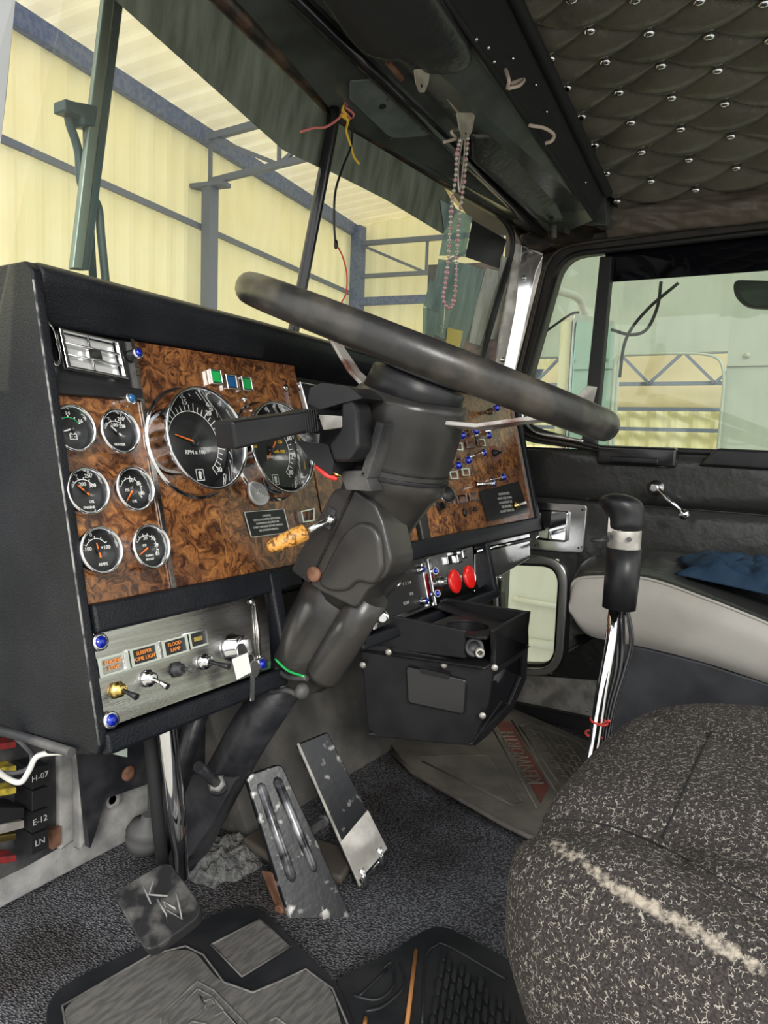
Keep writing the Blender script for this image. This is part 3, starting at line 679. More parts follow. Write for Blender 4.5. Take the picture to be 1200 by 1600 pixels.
mb.build('screw_hole', 'black', lp)
# low window
w5 = sthing('window_3', (XD, .77, .35))
O5 = rpoly([D(770, 865), D(868, 868), D(890, 895), D(882, 1032), D(862, 1056), D(775, 1050)], [.02, .05, .05, .03, .04, .02], 5)
I5 = rpoly([D(778, 878), D(862, 880), D(876, 902), D(869, 1026), D(854, 1044), D(783, 1040)], [.02, .04, .04, .03, .03, .02], 5)
mb = MB(); mb.ring([p+Vec((-.012, 0, 0)) for p in O5], [p+Vec((-.012, 0, 0)) for p in I5], (.012, 0, 0)); mb.build('frame', 'chromew', w5, bevel=.004)
mb = MB(); mb.ring(I5, inset(I5, .010), (.03, 0, 0)); mb.build('seal', 'rubber', w5)
mb = MB(); mb.prism(inset(I5, .004), (.003, 0, 0)); ob = mb.build('pane', 'sideglass', w5); ob.location.x += .02
mb = MB(); mb.lathe(aX(895, 1014, XD-.016), (-1, 0, 0), [(.008, 0), (.007, .006), (.002, .008)], 12); mb.build('screw', 'chrome', door)
# kick plate
mb = MB(); mb.prism([D(800, 1053, .008), D(935, 1064, .008), D(930, 1122, .008), D(800, 1100, .008)], (.006, 0, 0)); kp = mb.build('kick_plate', 'alum', door, label='scuffed bare aluminium kick plate')
mb = MB()
for px, py in ((919, 1072), (917, 1110)): mb.ball(aX(px, py, XD-.012), .004, 6)
mb.build('rivet', 'chrome', kp)
# side window glass
w3 = sthing('window_4', (XD+.03, .1, 1.0))
mb = MB(); mb.prism([Vec((XD+.025, .62, .97)), Vec((XD+.025, YR, .97)), Vec((XD+.025, YR, 1.56)), Vec((XD+.025, .62, 1.56))], (.004, 0, 0)); mb.build('pane', 'sideglass', w3)
mb = MB(); mb.prism([Vec((XD+.020, .62, 1.428)), Vec((XD+.020, YR, 1.415)), Vec((XD+.020, YR, 1.56)), Vec((XD+.020, .62, 1.56))], (.001, 0, 0)); mb.build('tint_band', 'sidetint', w3)
w4 = sthing('window_5', (XD+.03, .7, 1.0))
mb = MB(); mb.prism([Vec((XD+.02, .62, .99)), Vec((XD+.02, .86, .99)), Vec((XD+.02, .80, 1.53)), Vec((XD+.02, .62, 1.53))], (.004, 0, 0)); mb.build('pane', 'sideglass', w4)
mb = MB(); mb.prism([aX(937, 400, XD-.005), aX(956, 400, XD-.005), aX(930, 694, XD-.005), aX(908, 690, XD-.005)], (.03, 0, 0)); mb.build('division_bar', 'rubber', door, bevel=.003)
mb = MB(); mb.prism([aX(918, 602, XD-.01), aX(933, 604, XD-.01), aX(926, 632, XD-.01), aX(903, 628, XD-.01), aX(900, 620, XD-.01)], (.012, 0, 0)); mb.build('vent_latch', 'alum', door, bevel=.002)
mb = MB(); mb.tube(spline([D(815, 640, .012), D(818, 658, .012), D(838, 676, .012), D(880, 684, .012), D(912, 690, .012)]), .006, 8); mb.build('vent_trim', 'chromew', door)
# sill
mb = MB(); mb.prism([D(790, 1096, .03), D(945, 1128, .03), D(940, 1165, .06), D(790, 1120, .06)], (.03, 0, -.0)); mb.build('door_sill', 'rubber', door, bevel=.004)

# =================================================================== DASHBOARD
DQ = Vec((.52, .829, 1.119)); DN = Vec((0, -.967, .254)).normalized(); DU = Vec((1, 0, 0)); DV = DN.cross(DU).normalized()
if DV.z < 0: DV = -DV
def dp(px, py, w=0): return plane(px, py, DN, DN.dot(DQ)+w)
def dl(u, v, w=0): return DQ+DU*u+DV*v+DN*w
dash = thing('dashboard', (1.2, .75, .60), 'black vinyl covered truck dashboard with burl wood panels and chrome ringed gauges', 'dashboard')
DA = (DU, DV, DN)
# housing
mb = MB()
def hsec(x, k):   # hood cross-section, k lowers the crown towards the passenger side
    return [Vec((x, y, z-k)) for y, z in ((.829, 1.119+k*.9), (.816, 1.160), (.812, 1.172), (.815, 1.182), (.828, 1.189), (1.12, 1.195), (1.12, 1.13), (.88, 1.10+k*.5))]
mb.loft([hsec(.514, 0), hsec(.9, .012), hsec(1.3, .03), hsec(1.93, .055)], sm=False)
hood = mb.build('hood', 'vinyl', dash, bevel=.006, seg=3)
mb = MB()
mb.prism([Vec((.5025, y, z)) for y, z in ((.816, 1.178), (.813, 1.165), (.697, .640), (.702, .628), (1.12, .600), (1.12, 1.185), (.83, 1.188))], (.0135, 0, 0))
mb.build('end_panel', 'vinyl', dash, bevel=.0035, seg=3, label='black grained vinyl end panel with a pale worn edge')
mb = MB(); mb.tube([Vec((.5031, .8136, 1.165)), Vec((.5031, .6976, .642))], .0013, 6); mb.build('worn_edge', mat('worn_edge_vinyl', (.35, .34, .33), .6, col2=(.05, .05, .05), cscale=60), dash)
# frame bars (in dash plane)
def bar(u0, u1, v0, v1, w0=-.03, w1=.012): 
    return [(u0+u1)/2, (v0+v1)/2, (w0+w1)/2, abs(u1-u0), abs(v1-v0), w1-w0]
mb = MB()
UR = 1.93-.52
for b_ in (bar(0, .375, -.372, -.337), bar(-.01, .375, -.51, -.484, -.12), bar(-.010, .000, -.51, .01, -.03, .004), bar(.300, .322, -.50, -.34, -.10, .014),
           bar(.38, UR, -.372, -.337, -.06), bar(.50, 1.07, -.505, -.484, -.03), bar(1.045, 1.065, -.5, -.36, -.05),
           bar(UR-.02, UR, -.372, .0, -.2, .012), bar(.50, .515, -.5, -.34, -.05)):
    mb.box(dl(*b_[:3]), b_[3:], DA)
mb.build('frame', 'vinyl', dash, bevel=.005, seg=3)
mb = MB(); mb.box(dl(.7, -.17, -.045), (1.42, .36, .02), DA); mb.box(dl(.17, -.43, -.05), (.33, .13, .02), DA); mb.box(dl(.8, -.43, -.06), (.56, .13, .02), DA)
mb.build('backing', 'black', dash)
# wood panels
def quadp(pts, w, th=.02): return [dp(x, y, w) for x, y in pts], DN*(-th)
def wood(pts, nm='wood_panel', w=0, m_='burl', lb=None):
    a, v = quadp(pts, w); mb = MB(); mb.prism(a, v); return mb.build(nm, m_, dash, bevel=.001, label=lb)
uS = (dp(190, 560)-DQ).x; uS2 = (dp(288, 915)-DQ).x; us = (uS+uS2)/2
def woodu(u0, u1, v0, v1, **k):
    mb = MB(); mb.box(dl((u0+u1)/2, (v0+v1)/2, -.01), (u1-u0, v1-v0, .02), DA); return mb.build('wood_panel', 'burl', dash, bevel=.001, **k)
vv = (dp(90, 605)-DQ).dot(DV)
uc0 = (dp(465, 600)-DQ).x
woodu(.0, us-.003, -.337, vv, label='narrow burl wood panel with six small gauges')
woodu(us+.003, uc0, -.337, -.004, label='wide burl wood panel with two large gauges')
ur0 = (dp(665, 800)-DQ).x; ur1 = UR-.022
woodu(ur0, ur1, -.337, -.004, label='burl wood panel at passenger side with switches')
woodu(uc0+.004, uc0+.30, -.337, -.1, label='burl wood panel behind the steering column')
mb = MB(); mb.box(dl(us, -.17, .0005), (.006, .335, .006), DA); mb.build('trim_strip', 'steel', dash)
mb = MB(); mb.box(dl(UR-.024, -.17, .001), (.005, .335, .006), DA); mb.build('trim_strip', 'steel', dash)
mb = MB(); mb.box(dl(ur0-.02, -.2, -.02), (.035, .34, .05), DA); mb.build('cheek', 'shroud', dash, bevel=.004)
# vent bay
mb = MB(); mb.box(dl(us/2, (vv-.004)/2, -.012), (us, abs(vv)-.004, .02), DA); mb.box(dl(us/2, vv-.002, .001), (us, .016, .012), DA)
mb.build('vent_bay', 'plastic', dash, bevel=.002)
vent = None
A4 = [dp(88, 514, .006), dp(184, 535, .006), dp(197, 594, .006), dp(101, 576, .006)]
mb = MB(); mb.ring(A4, inset(A4, .006), DN*.006); vent = mb.build('air_vent', 'chrome', dash, bevel=.001, label='rectangular chrome air vent')
mb = MB(); I4 = inset(A4, .006); mb.prism([p-DN*.012 for p in I4], DN*.008); mb.build('duct', 'silver', vent)
mb = MB()
for t in (.33, .66): mb.tube([lerp(I4[0], I4[3], t)+DN*.003, lerp(I4[1], I4[2], t)+DN*.003], .0016, 6)
mb.tube([lerp(I4[0], I4[1], .48), lerp(I4[3], I4[2], .48)], .0016, 6)
mb.box((I4[0]+I4[2])/2+DN*.003, (.018, .012, .006), DA); mb.build('louver', 'chrome', vent)
pR = rpoly([dp(66, 503, .010), dp(76, 505, .010), dp(90, 540, .010), dp(92, 572, .010), dp(80, 576, .010)], .012)
mb = MB(); mb.ring(pR, inset(pR, .005), DN*.006); vn2 = mb.build('air_vent', 'chrome', dash, bevel=.0015, label='round cornered chrome air vent at the panel edge')
mb = MB(); mb.ring([p-DN*.009 for p in pR], [p-DN*.009 for p in inset(pR, .004)], DN*.009); mb.build('collar', 'gloss', vn2)

def pol(c, r, a, w=0):   # a clockwise degrees from up, in dash plane
    a = math.radians(a); return c+DU*(r*math.sin(a))+DV*(r*math.cos(a))+DN*w
def gauge(px, py, r, label, nums, a0, a1, ticks, needle, words, depth=.018, big=False, icon=None, ncol='orange', arc=None, yel=()):
    c = dp(px, py, depth); o = c-DN*depth; rr = r
    mb = MB()
    if big: prof = [(rr*1.10, 0), (rr*1.10, .002), (rr*1.09, .0035), (rr*1.045, .004), (rr*1.04, .006), (rr*1.02, depth*.6), (rr*1.005, depth-.004), (rr*1.0, depth), (rr*.985, depth+.002), (rr*.96, depth+.0015), (rr*.945, depth-.003), (rr*.86, .007)]
    else: prof = [(rr*.90, 0), (rr*.93, .006), (rr*.96, .010), (rr*.98, depth-.003), (rr*.93, depth+.0005), (rr*.88, depth), (rr*.84, depth-.004), (rr*.80, .006)]
    mb.lathe(o, DN, prof, 48, cap=False)
    g = mb.build('gauge', 'chrome', dash, label=label)
    m2 = MB(); R_ = rr*(.88 if big else .82); dz = .0065
    m2.lathe(o, DN, [(R_, dz-.003), (R_, dz), (R_*.01, dz)], 40)
    if arc is None: arc = (a0, a1)
    ra = R_*(.70 if big else .62)
    n = 26; am = 1
    for k in range(n):
        b0_, b1_ = arc[0]+(arc[1]-arc[0])*k/n, arc[0]+(arc[1]-arc[0])*(k+1)/n
        q = [pol(o, ra-.0005, b0_, dz+.0003), pol(o, ra+.0005, b0_, dz+.0003), pol(o, ra+.0005, b1_, dz+.0003), pol(o, ra-.0005, b1_, dz+.0003)]
        m2.add(q, [(0, 1, 2, 3)], 3 if icon == 'battery' else 1)
    for k in range(ticks+1):
        a_ = a0+(a1-a0)*k/ticks; l_ = R_*(.14 if big else .12)*(1.4 if (big and k % 5 == 0) else 1)
        d_ = .0006; p0 = pol(o, ra, a_, dz+.0004); p1 = pol(o, ra+l_, a_, dz+.0004); t_ = (p1-p0).normalized().cross(DN)*d_
        m2.add([p0-t_, p0+t_, p1+t_, p1-t_], [(0, 1, 2, 3)], 1)
    for s_, a_, rad in nums: m2.text(s_, R_*(.17 if big else .27), pol(o, R_*rad, a_, dz+.0006), DU, DV, 1)
    for s_, dx, dy, sz in words: m2.text(s_, R_*sz, o+DU*R_*dx+DV*R_*dy+DN*(dz+.0006), DU, DV, 1)
    for s_, dx, dy, sz in yel: m2.text(s_, R_*sz, o+DU*R_*dx+DV*R_*dy+DN*(dz+.0006), DU, DV, 2)
    if icon == 'emblem':
        c_ = o-DV*R_*.72+DN*(dz+.0008); s_ = R_*.11
        for ring_ in (1.0,):
            O_ = [c_+DU*x*s_+DV*y*s_*1.15 for x, y in ((-1, -1), (1, -1), (1, 1), (-1, 1))]; m2.ring(O_, [lerp(p, c_, .12) for p in O_], DN*.0003, 1)
        m2.lathe(c_+DV*s_*.35, DN, [(s_*.42, 0), (s_*.42, .0004)], 14, 1); m2.box(c_-DV*s_*.35, (s_*.6, s_*1.0, .0006), DA, 1)
    if icon == 'battery':
        c_ = o-DV*R_*.35+DU*R_*.12+DN*(dz+.0006); s_ = R_*.17
        O_ = [c_+DU*x*s_*1.2+DV*y*s_*.8 for x, y in ((-1, -1), (1, -1), (1, 1), (-1, 1))]; m2.ring(O_, [lerp(p, c_, .2) for p in O_], DN*.0003, 1)
        for x in (-.7, .7): m2.box(c_+DU*x*s_+DV*s_*1.0, (s_*.4, s_*.3, .0006), DA, 1)
        for x in (-.55, .55): m2.box(c_+DU*x*s_, (s_*.5, s_*.12, .0006), DA, 1)
    m2.build('dial', ['dial', 'white', 'yellow', 'green'], g)
    m3 = MB(); L = R_*(.62 if big else .75); a_, off = needle; c_ = pol(o, off*R_, a_+180, dz+.003) if off else o+DN*(dz+.003)
    p0, p1 = c_, pol(c_, L, a_); t_ = (p1-p0).normalized().cross(DN); wd = R_*(.022 if big else .05)
    m3.hexa([p0-t_*wd, p0+t_*wd, p1+t_*wd*.4, p1-t_*wd*.4], [q+DN*.001 for q in (p0-t_*wd, p0+t_*wd, p1+t_*wd*.4, p1-t_*wd*.4)], 0)
    m3.lathe(o+DN*dz, DN, [(R_*.10, 0), (R_*.09, .004), (R_*.02, .005)], 14, 1)
    m3.build('needle', [ncol, 'dial'], g)
    m4 = MB(); m4.lathe(o, DN, [(rr*.86, depth-.007), (rr*.86, depth-.006)], 32); m4.build('glass', 'gglass', g)
    return g
rs_ = .0297
gauge(118, 668, rs_, 'voltmeter gauge with green arc and battery symbol', [('14', 0, .82), ('16', 55, .78), ('12', -50, .8)], -60, 60, 4, (-105, .1), [], icon='battery', ncol='white')
gauge(190, 673, rs_, 'water temperature gauge reading in degrees', [('150', -62, .78), ('180', -5, .40), ('210', 30, .85), ('230', 52, .55)], -70, 60, 5, (-48, .25), [('WATER', .1, -.62, .2), ('°F', -.35, .72, .2)], ncol='white')
gauge(140, 766, rs_, 'oil temperature gauge with orange needle', [('150', -65, .78), ('200', -3, .38), ('250', 25, .86), ('300', 60, .6)], -70, 60, 5, (-48, .25), [('OIL', .35, -.5, .2), ('ENGINE', .15, -.78, .18), ('°F', -.3, .8, .18)])
gauge(214, 763, rs_, 'oil pressure gauge marked psi', [('0', -80, .75), ('60', 10, .5), ('80', 60, .6), ('100', 110, .62)], -70, 125, 8, (-140, 0), [('PSI', -.25, .0, .2), ('OIL', .1, -.6, .2)])
gauge(161, 859, rs_, 'ammeter gauge with upright orange needle', [('0', -15, .85), ('+100', 75, .5), ('-100', -75, .55)], -60, 55, 4, (-8, .35), [('AMPS', .2, -.68, .22)])
gauge(239, 853, rs_, 'turbo boost pressure gauge', [('15', -55, .85), ('20', -5, .48), ('25', 45, .62), ('30', 85, .58), ('35', 125, .7)], -60, 130, 8, (-118, 0), [('PSI', -.15, .1, .2), ('TURBO', .05, -.45, .16), ('BOOST', .05, -.64, .16)])
gauge(326, 684, .073, 'large tachometer with orange needle, reading to 30', [('5', -98, .84), ('10', -52, .86), ('15', -6, .9), ('20', 40, .88), ('25', 88, .86), ('30', 136, .86)], -125, 145, 30, (-74, .05), [('RPM x 100', -.02, -.22, .13)], depth=.036, big=True, icon='emblem')
gauge(444, 698, .073, 'large speedometer with orange needle', [('10', -98, .84), ('20', -62, .84), ('30', -26, .86), ('40', 10, .88), ('50', 40, .86), ('60', 68, .86), ('70', 98, .84), ('80', 132, .84)], -125, 140, 30, (-138, .3), [('MPH', -.05, -.16, .11)], depth=.036, big=True, icon='emblem',
      yel=[('120', .40, .22, .11), ('km/h 100', .30, -.02, .12), ('80', -.3, .3, .11), ('60', -.5, .1, .11)])
# odometer window
m2 = MB(); c = dp(440, 670, .012); m2.box(c, (.038, .012, .003), DA, 0); m2.ring([c+DU*x*.02+DV*y*.007+DN*.002 for x, y in ((-1, -1), (1, -1), (1, 1), (-1, 1))], [c+DU*x*.018+DV*y*.0055+DN*.002 for x, y in ((-1, -1), (1, -1), (1, 1), (-1, 1))], DN*.001, 1)
m2.text('08164', .009, c+DN*.003, DU, DV, 1); m2.build('odometer', ['dial', 'white'], dash)
# indicator lights above tach
for px, py, m_, lb in ((337, 589, 'green', 'green indicator lamp in chrome bezel, left'), (361, 597, 'bluel', 'blue indicator lamp in chrome bezel'), (385, 600, 'green', 'green indicator lamp in chrome bezel, right')):
    c = dp(px, py, .006); mb = MB(); q = [c+DU*x*.0115+DV*y*.0115 for x, y in ((-1, -1), (1, -1), (1, 1), (-1, 1))]
    mb.ring([p-DN*.006 for p in q], [p-DN*.006 for p in [lerp(p, c, .22) for p in q]], DN*.009)
    il = mb.build('indicator_light', 'chromew', dash, bevel=.001, label=lb)
    mb = MB(); mb.box(c, (.016, .016, .004), DA); mb.build('lens', m_, il)
mb = MB(); mb.ball(dp(381, 624, .004), .005, 8); mb.build('stud', 'chromew', dash)
def jewel(px, py, fn, n_, r=.0062, h=.016, par=None, m_='jewel'):
    par = par or dash; o = fn(px, py, h)-n_*h
    mb = MB(); mb.lathe(o, n_, [(r*1.35, 0), (r*1.25, .003), (r*1.1, .005), (r*1.25, h-.003), (r*1.2, h), (r*.9, h)], 18)
    b_ = mb.build('jewel_screw', 'chromew', par, label='chrome screw with blue jewel head' if m_ == 'jewel' else 'chrome screw with dark head')
    mb = MB(); mb.lathe(o+n_*h, n_, [(r*.95, -.001), (r*.8, .002), (r*.25, .0035)], 10); mb.build('jewel', m_, b_)
jewel(217, 551, dp, DN); jewel(206, 622, dp, DN, m_='bluel')
mb = MB(); mb.lathe(dp(447, 606, .002), DN, [(.006, -.002), (.006, .001), (.002, .001)], 14); mb.build('screw', 'steel', dash)
# medallion and plate
mb = MB(); c = dp(402, 768, .001); mb.lathe(c, DN, [(.0225, 0), (.0228, .005), (.021, .0062), (.019, .0052), (.0005, .0052)], 32)
mb.text('MAX', .009, c+DV*.008+DN*.0055, DU, DV, 0, .0008); mb.text('98', .013, c-DV*.006+DN*.0055, DU, DV, 0, .0008)
mb.build('medallion', 'silver', dash, label='round silver medallion')
q = [dp(381, 800, .002), dp(444, 795, .002), dp(453, 832, .002), dp(392, 840, .002)]
mb = MB(); mb.prism([p-DN*.002 for p in q], DN*.002, 0); c = (q[0]+q[2])/2+DN*.0004
mb.ring(q, [lerp(p, (q[0]+q[2])/2, .04) for p in q], DN*.0006, 1)
for k, t_ in enumerate(('(CARRIER)', 'VEHICLE EQUIPPED WITH RIDER', 'SUSPENSION REQUIRES AIR', 'CHECK PRESSURE BEFORE DRIVING', 'SEE OWNERS MANUAL')): mb.text(t_, .0042, c+DV*(.011-.0055*k), DU, DV, 1, .0002)
mb.build('notice_plate', ['dial', 'silver'], dash, label='small black notice plate with silver lettering')
# chrome vent behind column
q = [dp(462, 598, .01), dp(500, 604, .01), dp(515, 650, .01), dp(478, 660, .01)]; mb = MB(); mb.ring(q, inset(q, .006), DN*.01); mb.build('air_vent', 'chrome', dash, bevel=.002, label='chrome air vent half hidden by the signal switch')
q = [dp(464, 800, .004), dp(486, 795, .004), dp(486, 815, .004), dp(468, 818, .004)]; mb = MB(); mb.ring(q, inset(q, .004), DN*.008); mb.build('trim_bezel', 'chromew', dash)

# ---- lower left switch panel
q = [dp(146, 990, .004), dp(417, 924, .004), dp(424, 1036, .004), dp(424, 1045, .004), dp(150, 1144, .004)]
mb = MB(); mb.prism([p-DN*.004 for p in q], DN*.004); sp = mb.build('switch_panel', 'steel', dash, bevel=.001, label='brushed steel switch panel with toggles and key switch')
mb = MB(); mb.tube([dp(398, 930, .006), dp(407, 1045, .006)], .0035, 6); mb.build('rib', 'steel', sp)
for px, py, t_, mt in ((177, 1038, ('ENGINE', 'STOP'), 'steel'), (225, 1023, ('SLEEPER', 'DOME LIGHT'), 'dial'), (273, 1010, ('FLOOD', 'LAMP'), 'dial'), (309, 998, None, 'dial')):
    c = dp(px, py, .008); w_ = .021 if t_ else .016; h_ = .011
    mb = MB(); O_ = [c+DU*x*w_+DV*y*h_ for x, y in ((-1, -1), (1, -1), (1, 1), (-1, 1))]
    mb.ring([p-DN*.006 for p in O_], [lerp(p, c, .22)-DN*.006 for p in O_], DN*.008, 0)
    mb.box(c-DN*.003, (w_*1.55, h_*1.55, .004), DA, 1)
    if t_:
        for k, s_ in enumerate(t_): mb.text(s_, .0065, c+DV*(.0035-.007*k)+DN*.0008, DU, DV, 2)
    else: mb.box(c, (w_*.9, h_*.5, .002), DA, 3)
    mb.build('label_bezel', ['chrome', mt, 'ambr', 'brass'], sp)
def toggle(px, py, ex, ey, col='chrome', nut='chrome', par=sp, L=.032, fn=dp, n_=DN, r0=.0028):
    o = fn(px, py, .004); mb = MB()
    mb.lathe(o, n_, [(.0105, 0), (.0105, .004), (.007, .0045), (.007, .012), (.004, .013)], 6 if nut != 'chrome' else 16, 0)
    tip = fn(ex, ey, .004+L); mb.tube([o+n_*.010, lerp(o+n_*.01, tip, .5), tip], [r0*.8, r0, r0*1.5], 8, 1)
    return mb.build('toggle_switch', [nut, col], par)
toggle(182, 1078, 214, 1089, 'plastic', 'brass'); toggle(230, 1060, 262, 1073); toggle(275, 1046, 303, 1046, 'dusty', 'dusty'); toggle(318, 1034, 358, 1042, 'plastic', 'chrome', L=.045)
for px, py in ((158, 1003), (175, 1125), (411, 1037)): jewel(px, py, dp, DN, .0085, .010, sp)
mb = MB(); mb.lathe(dp(394, 940, .005), DN, [(.006, 0), (.005, .002), (.001, .002)], 12); mb.build('screw', 'chromew', sp)
ko = dp(362, 1012, .004); mb = MB(); mb.lathe(ko, DN, [(.019, 0), (.019, .004), (.016, .006), (.0155, .022), (.013, .024), (.002, .024)], 28)
mb.build('key_switch', 'chrome', sp, label='round chrome ignition switch')
# keys
kt = ko+DN*.026
ky = thing('key_bunch', kt, 'silver keys with a white paper tag hanging from the ignition switch', 'keys')
mb = MB(); mb.box(kt+DN*.004, (.004, .018, .012), DA); kh = dp(378, 1020, .045); mb.lathe(kh-DN*.001, (.25, -.9, .3), [(.0125, 0), (.0125, .0022)], 20); mb.build('inserted_key', 'chromew', ky)
mb = MB(); rc = dp(390, 1035, .043); mb.tube([rc+Vec((math.sin(a)*.010, 0, math.cos(a)*.012)) for a in [2*PI*k/16 for k in range(17)]], .0009, 6); mb.build('ring', 'chrome', ky)
q = [dp(362, 1030, .05), dp(386, 1020, .05), dp(392, 1050, .05), dp(370, 1062, .05)]; mb = MB(); mb.prism(q, DN*.001); mb.build('paper_tag', 'paper', ky)
mb = MB(); a = dp(396, 1046, .043); mb.lathe(a, (.1, -1, .1), [(.0115, 0), (.0115, .002)], 20); b = dp(393, 1092, .043); mb.box((a+b)/2+Vec((0, 0, -.006)), (.0065, .002, .034)); mb.build('hanging_key', 'chromew', ky)

# ---- passenger side panel switches
def pullknob(px, py, tx, ty, L=.04):     # base px,py -> jewel tip tx,ty
    o = dp(px, py, .002); tip = dp(tx, ty, L); d_ = (tip-o).normalized(); l_ = (tip-o).length; mb = MB()
    mb.lathe(o, d_, [(.009, 0), (.009, .003), (.0045, .005), (.0045, l_*.55), (.0085, l_*.7), (.0095, l_*.95), (.009, l_)], 14)
    k_ = mb.build('pull_switch', 'chrome', dash, label='chrome pull switch with blue jewel tip')
    mb = MB(); mb.lathe(tip, d_, [(.0095, -.004), (.009, .001), (.003, .004)], 10); mb.build('jewel', 'jewel', k_)
for a_ in ((712, 683, 723, 680), (730, 677, 744, 673), (745, 680, 765, 680), (766, 643, 777, 637), (702, 729, 717, 727), (718, 722, 732, 719), (735, 714, 757, 707), (745, 757, 773, 755), (768, 750, 788, 745)): pullknob(*a_)
for px, py in ((715, 698), (734, 695), (751, 692), (707, 743), (726, 738), (720, 780), (739, 776)):
    c = dp(px, py, .003); O_ = [c+DU*x*.019+DV*y*.009 for x, y in ((-1, -1), (1, -1), (1, 1), (-1, 1))]; mb = MB()
    mb.ring(O_, [lerp(p, c, .3) for p in O_], DN*.004, 0); mb.box(c-DN*.001, (.028, .012, .003), DA, 1); mb.build('label_bezel', ['chrome', 'rust'], dash)
o = dp(683, 780, .0); tip = dp(700, 773, .04); d_ = (tip-o).normalized(); mb = MB(); mb.lathe(o, d_, [(.026, 0), (.018, .006), (.009, .014), (.009, .03), (.018, (tip-o).length-.008), (.018, (tip-o).length), (.015, (tip-o).length)], 20)
k_ = mb.build('dimmer_knob', 'chromew', dash, label='chrome knob with black face'); mb = MB(); mb.lathe(tip, d_, [(.0165, 0), (.016, .002), (.001, .0025)], 20); mb.build('face', 'dial', k_)
for px, py, r in ((726, 801, .010), (742, 796, .006)): mb = MB(); mb.lathe(dp(px, py, .001), DN, [(r, 0), (r*.8, .003), (r*.3, .003)], 16); mb.build('plug', 'dial', dash)
q = [dp(748, 768, .002), dp(810, 752, .002), dp(826, 800, .002), dp(762, 815, .002)]; mb = MB(); mb.prism([p-DN*.002 for p in q], DN*.003, 0); c = (q[0]+q[2])/2+DN*.0015
for k in range(5): mb.text(('MAXIMUM SPEED', 'FRONT AXLE RATING', 'GROSS WEIGHT LBS', 'TIRE PRESSURE', 'DO NOT OVERLOAD')[k], .009, c+DV*(.022-.011*k), DU, DV, 1, .0002)
mb.build('data_plate', [mat('engraved_black', (.03, .03, .032), .25, .4), 'silver'], dash, label='dark engraved data plate')
toggle(805, 790, 822, 785, 'white', 'brass', dash, .03)
toggle(772, 708, 786, 707, 'dusty', 'dial', dash, .03)
q = [dp(766, 697, .002), dp(775, 696, .002), dp(782, 718, .002), dp(771, 722, .002)]; mb = MB(); mb.prism([p-DN*.002 for p in q], DN*.002); mb.build('tag_plate', 'matred', dash)
toggle(760, 674, 790, 661, 'chrome', 'chrome', dash, .04, r0=.004)

# ---- centre lower panel: radio, red valves
zc0 = (dp(560, 985)-DQ).x
q = [dp(545, 905, 0), dp(738, 850, 0), dp(744, 921, 0), dp(555, 995, 0)]; mb = MB(); mb.prism([p-DN*.012 for p in q], DN*.012); lpn = mb.build('lower_panel', 'polish', dash, label='polished steel centre panel with radio and red valves')
q = [dp(560, 900, .004), dp(662, 870, .004), dp(664, 945, .004), dp(570, 980, .004)]; mb = MB(); mb.prism([p-DN*.004 for p in q], DN*.006, 0)
c = (q[0]+q[2])/2+DN*.0035
for k, (s_, dx, dy) in enumerate((('AUX   FM', .035, .030), ('1  2  3  4', .045, .008), ('VOL', .055, -.014), ('SCAN', .03, -.028))): mb.text(s_, .008, c+DU*dx+DV*dy, DU, DV, 1, .0003)
mb.build('radio', ['dial', 'silver'], lpn, label='black radio face with silver controls')
for px, y0, y1, w_ in ((671, 873, 947, .018), (661, 880, 944, .020), (577, 950, 985, .014)):
    a, b = dp(px, y0, .004), dp(px+3, y1, .004); mb = MB(); mb.box((a+b)/2+DN*.004, (w_, (a-b).length, .010), DA); mb.build('radio_bracket', 'chrome', lpn, bevel=.002)
for a_ in ((650, 892, 662, 889), (654, 940, 667, 938), (672, 893, 681, 892), (675, 929, 684, 927), (583, 958, 594, 964)):
    o = dp(a_[0], a_[1], .002); tip = dp(a_[2], a_[3], .02); d_ = (tip-o).normalized(); l_ = (tip-o).length; mb = MB()
    mb.lathe(o, d_, [(.008, 0), (.008, l_*.5), (.006, l_*.6), (.007, l_)], 12); k_ = mb.build('jewel_screw', 'chrome', lpn); mb = MB(); mb.lathe(tip, d_, [(.0065, 0), (.003, .003)], 10); mb.build('jewel', 'jewel', k_)
for a_ in ((578, 948, 590, 955), (600, 955, 598, 966), (609, 914, 618, 910)):
    o = dp(a_[0], a_[1], .002); tip = dp(a_[2], a_[3], .03); d_ = (tip-o).normalized(); l_ = (tip-o).length; mb = MB(); mb.lathe(o, d_, [(.009, 0), (.006, l_*.3), (.010, l_*.6), (.011, l_), (.006, l_)], 14); mb.build('control_knob', 'chrome', lpn)
for a_ in ((690, 909, 712, 908), (716, 906, 735, 901)):
    o = dp(a_[0], a_[1], .002); tip = dp(a_[2], a_[3], .045); d_ = (tip-o).normalized(); l_ = (tip-o).length; mb = MB()
    mb.lathe(o, d_, [(.012, 0), (.011, .006), (.008, .01), (.008, l_-.014), (.018, l_-.006)], 18); k_ = mb.build('valve_stem', 'chromew', lpn); mb = MB()
    mb.lathe(tip, DN, [(.020, -.006), (.0245, -.004), (.0248, 0), (.021, .002), (.003, .003)], 30); mb.build('red_button', 'red', k_, label='large round red valve button')
for px, py in ((714, 873), (722, 866)):
    c = dp(px, py, .012); mb = MB(); mb.box(c, (.022, .02, .016), DA); mb.build('valve_guard', 'chrome', lpn, bevel=.003)
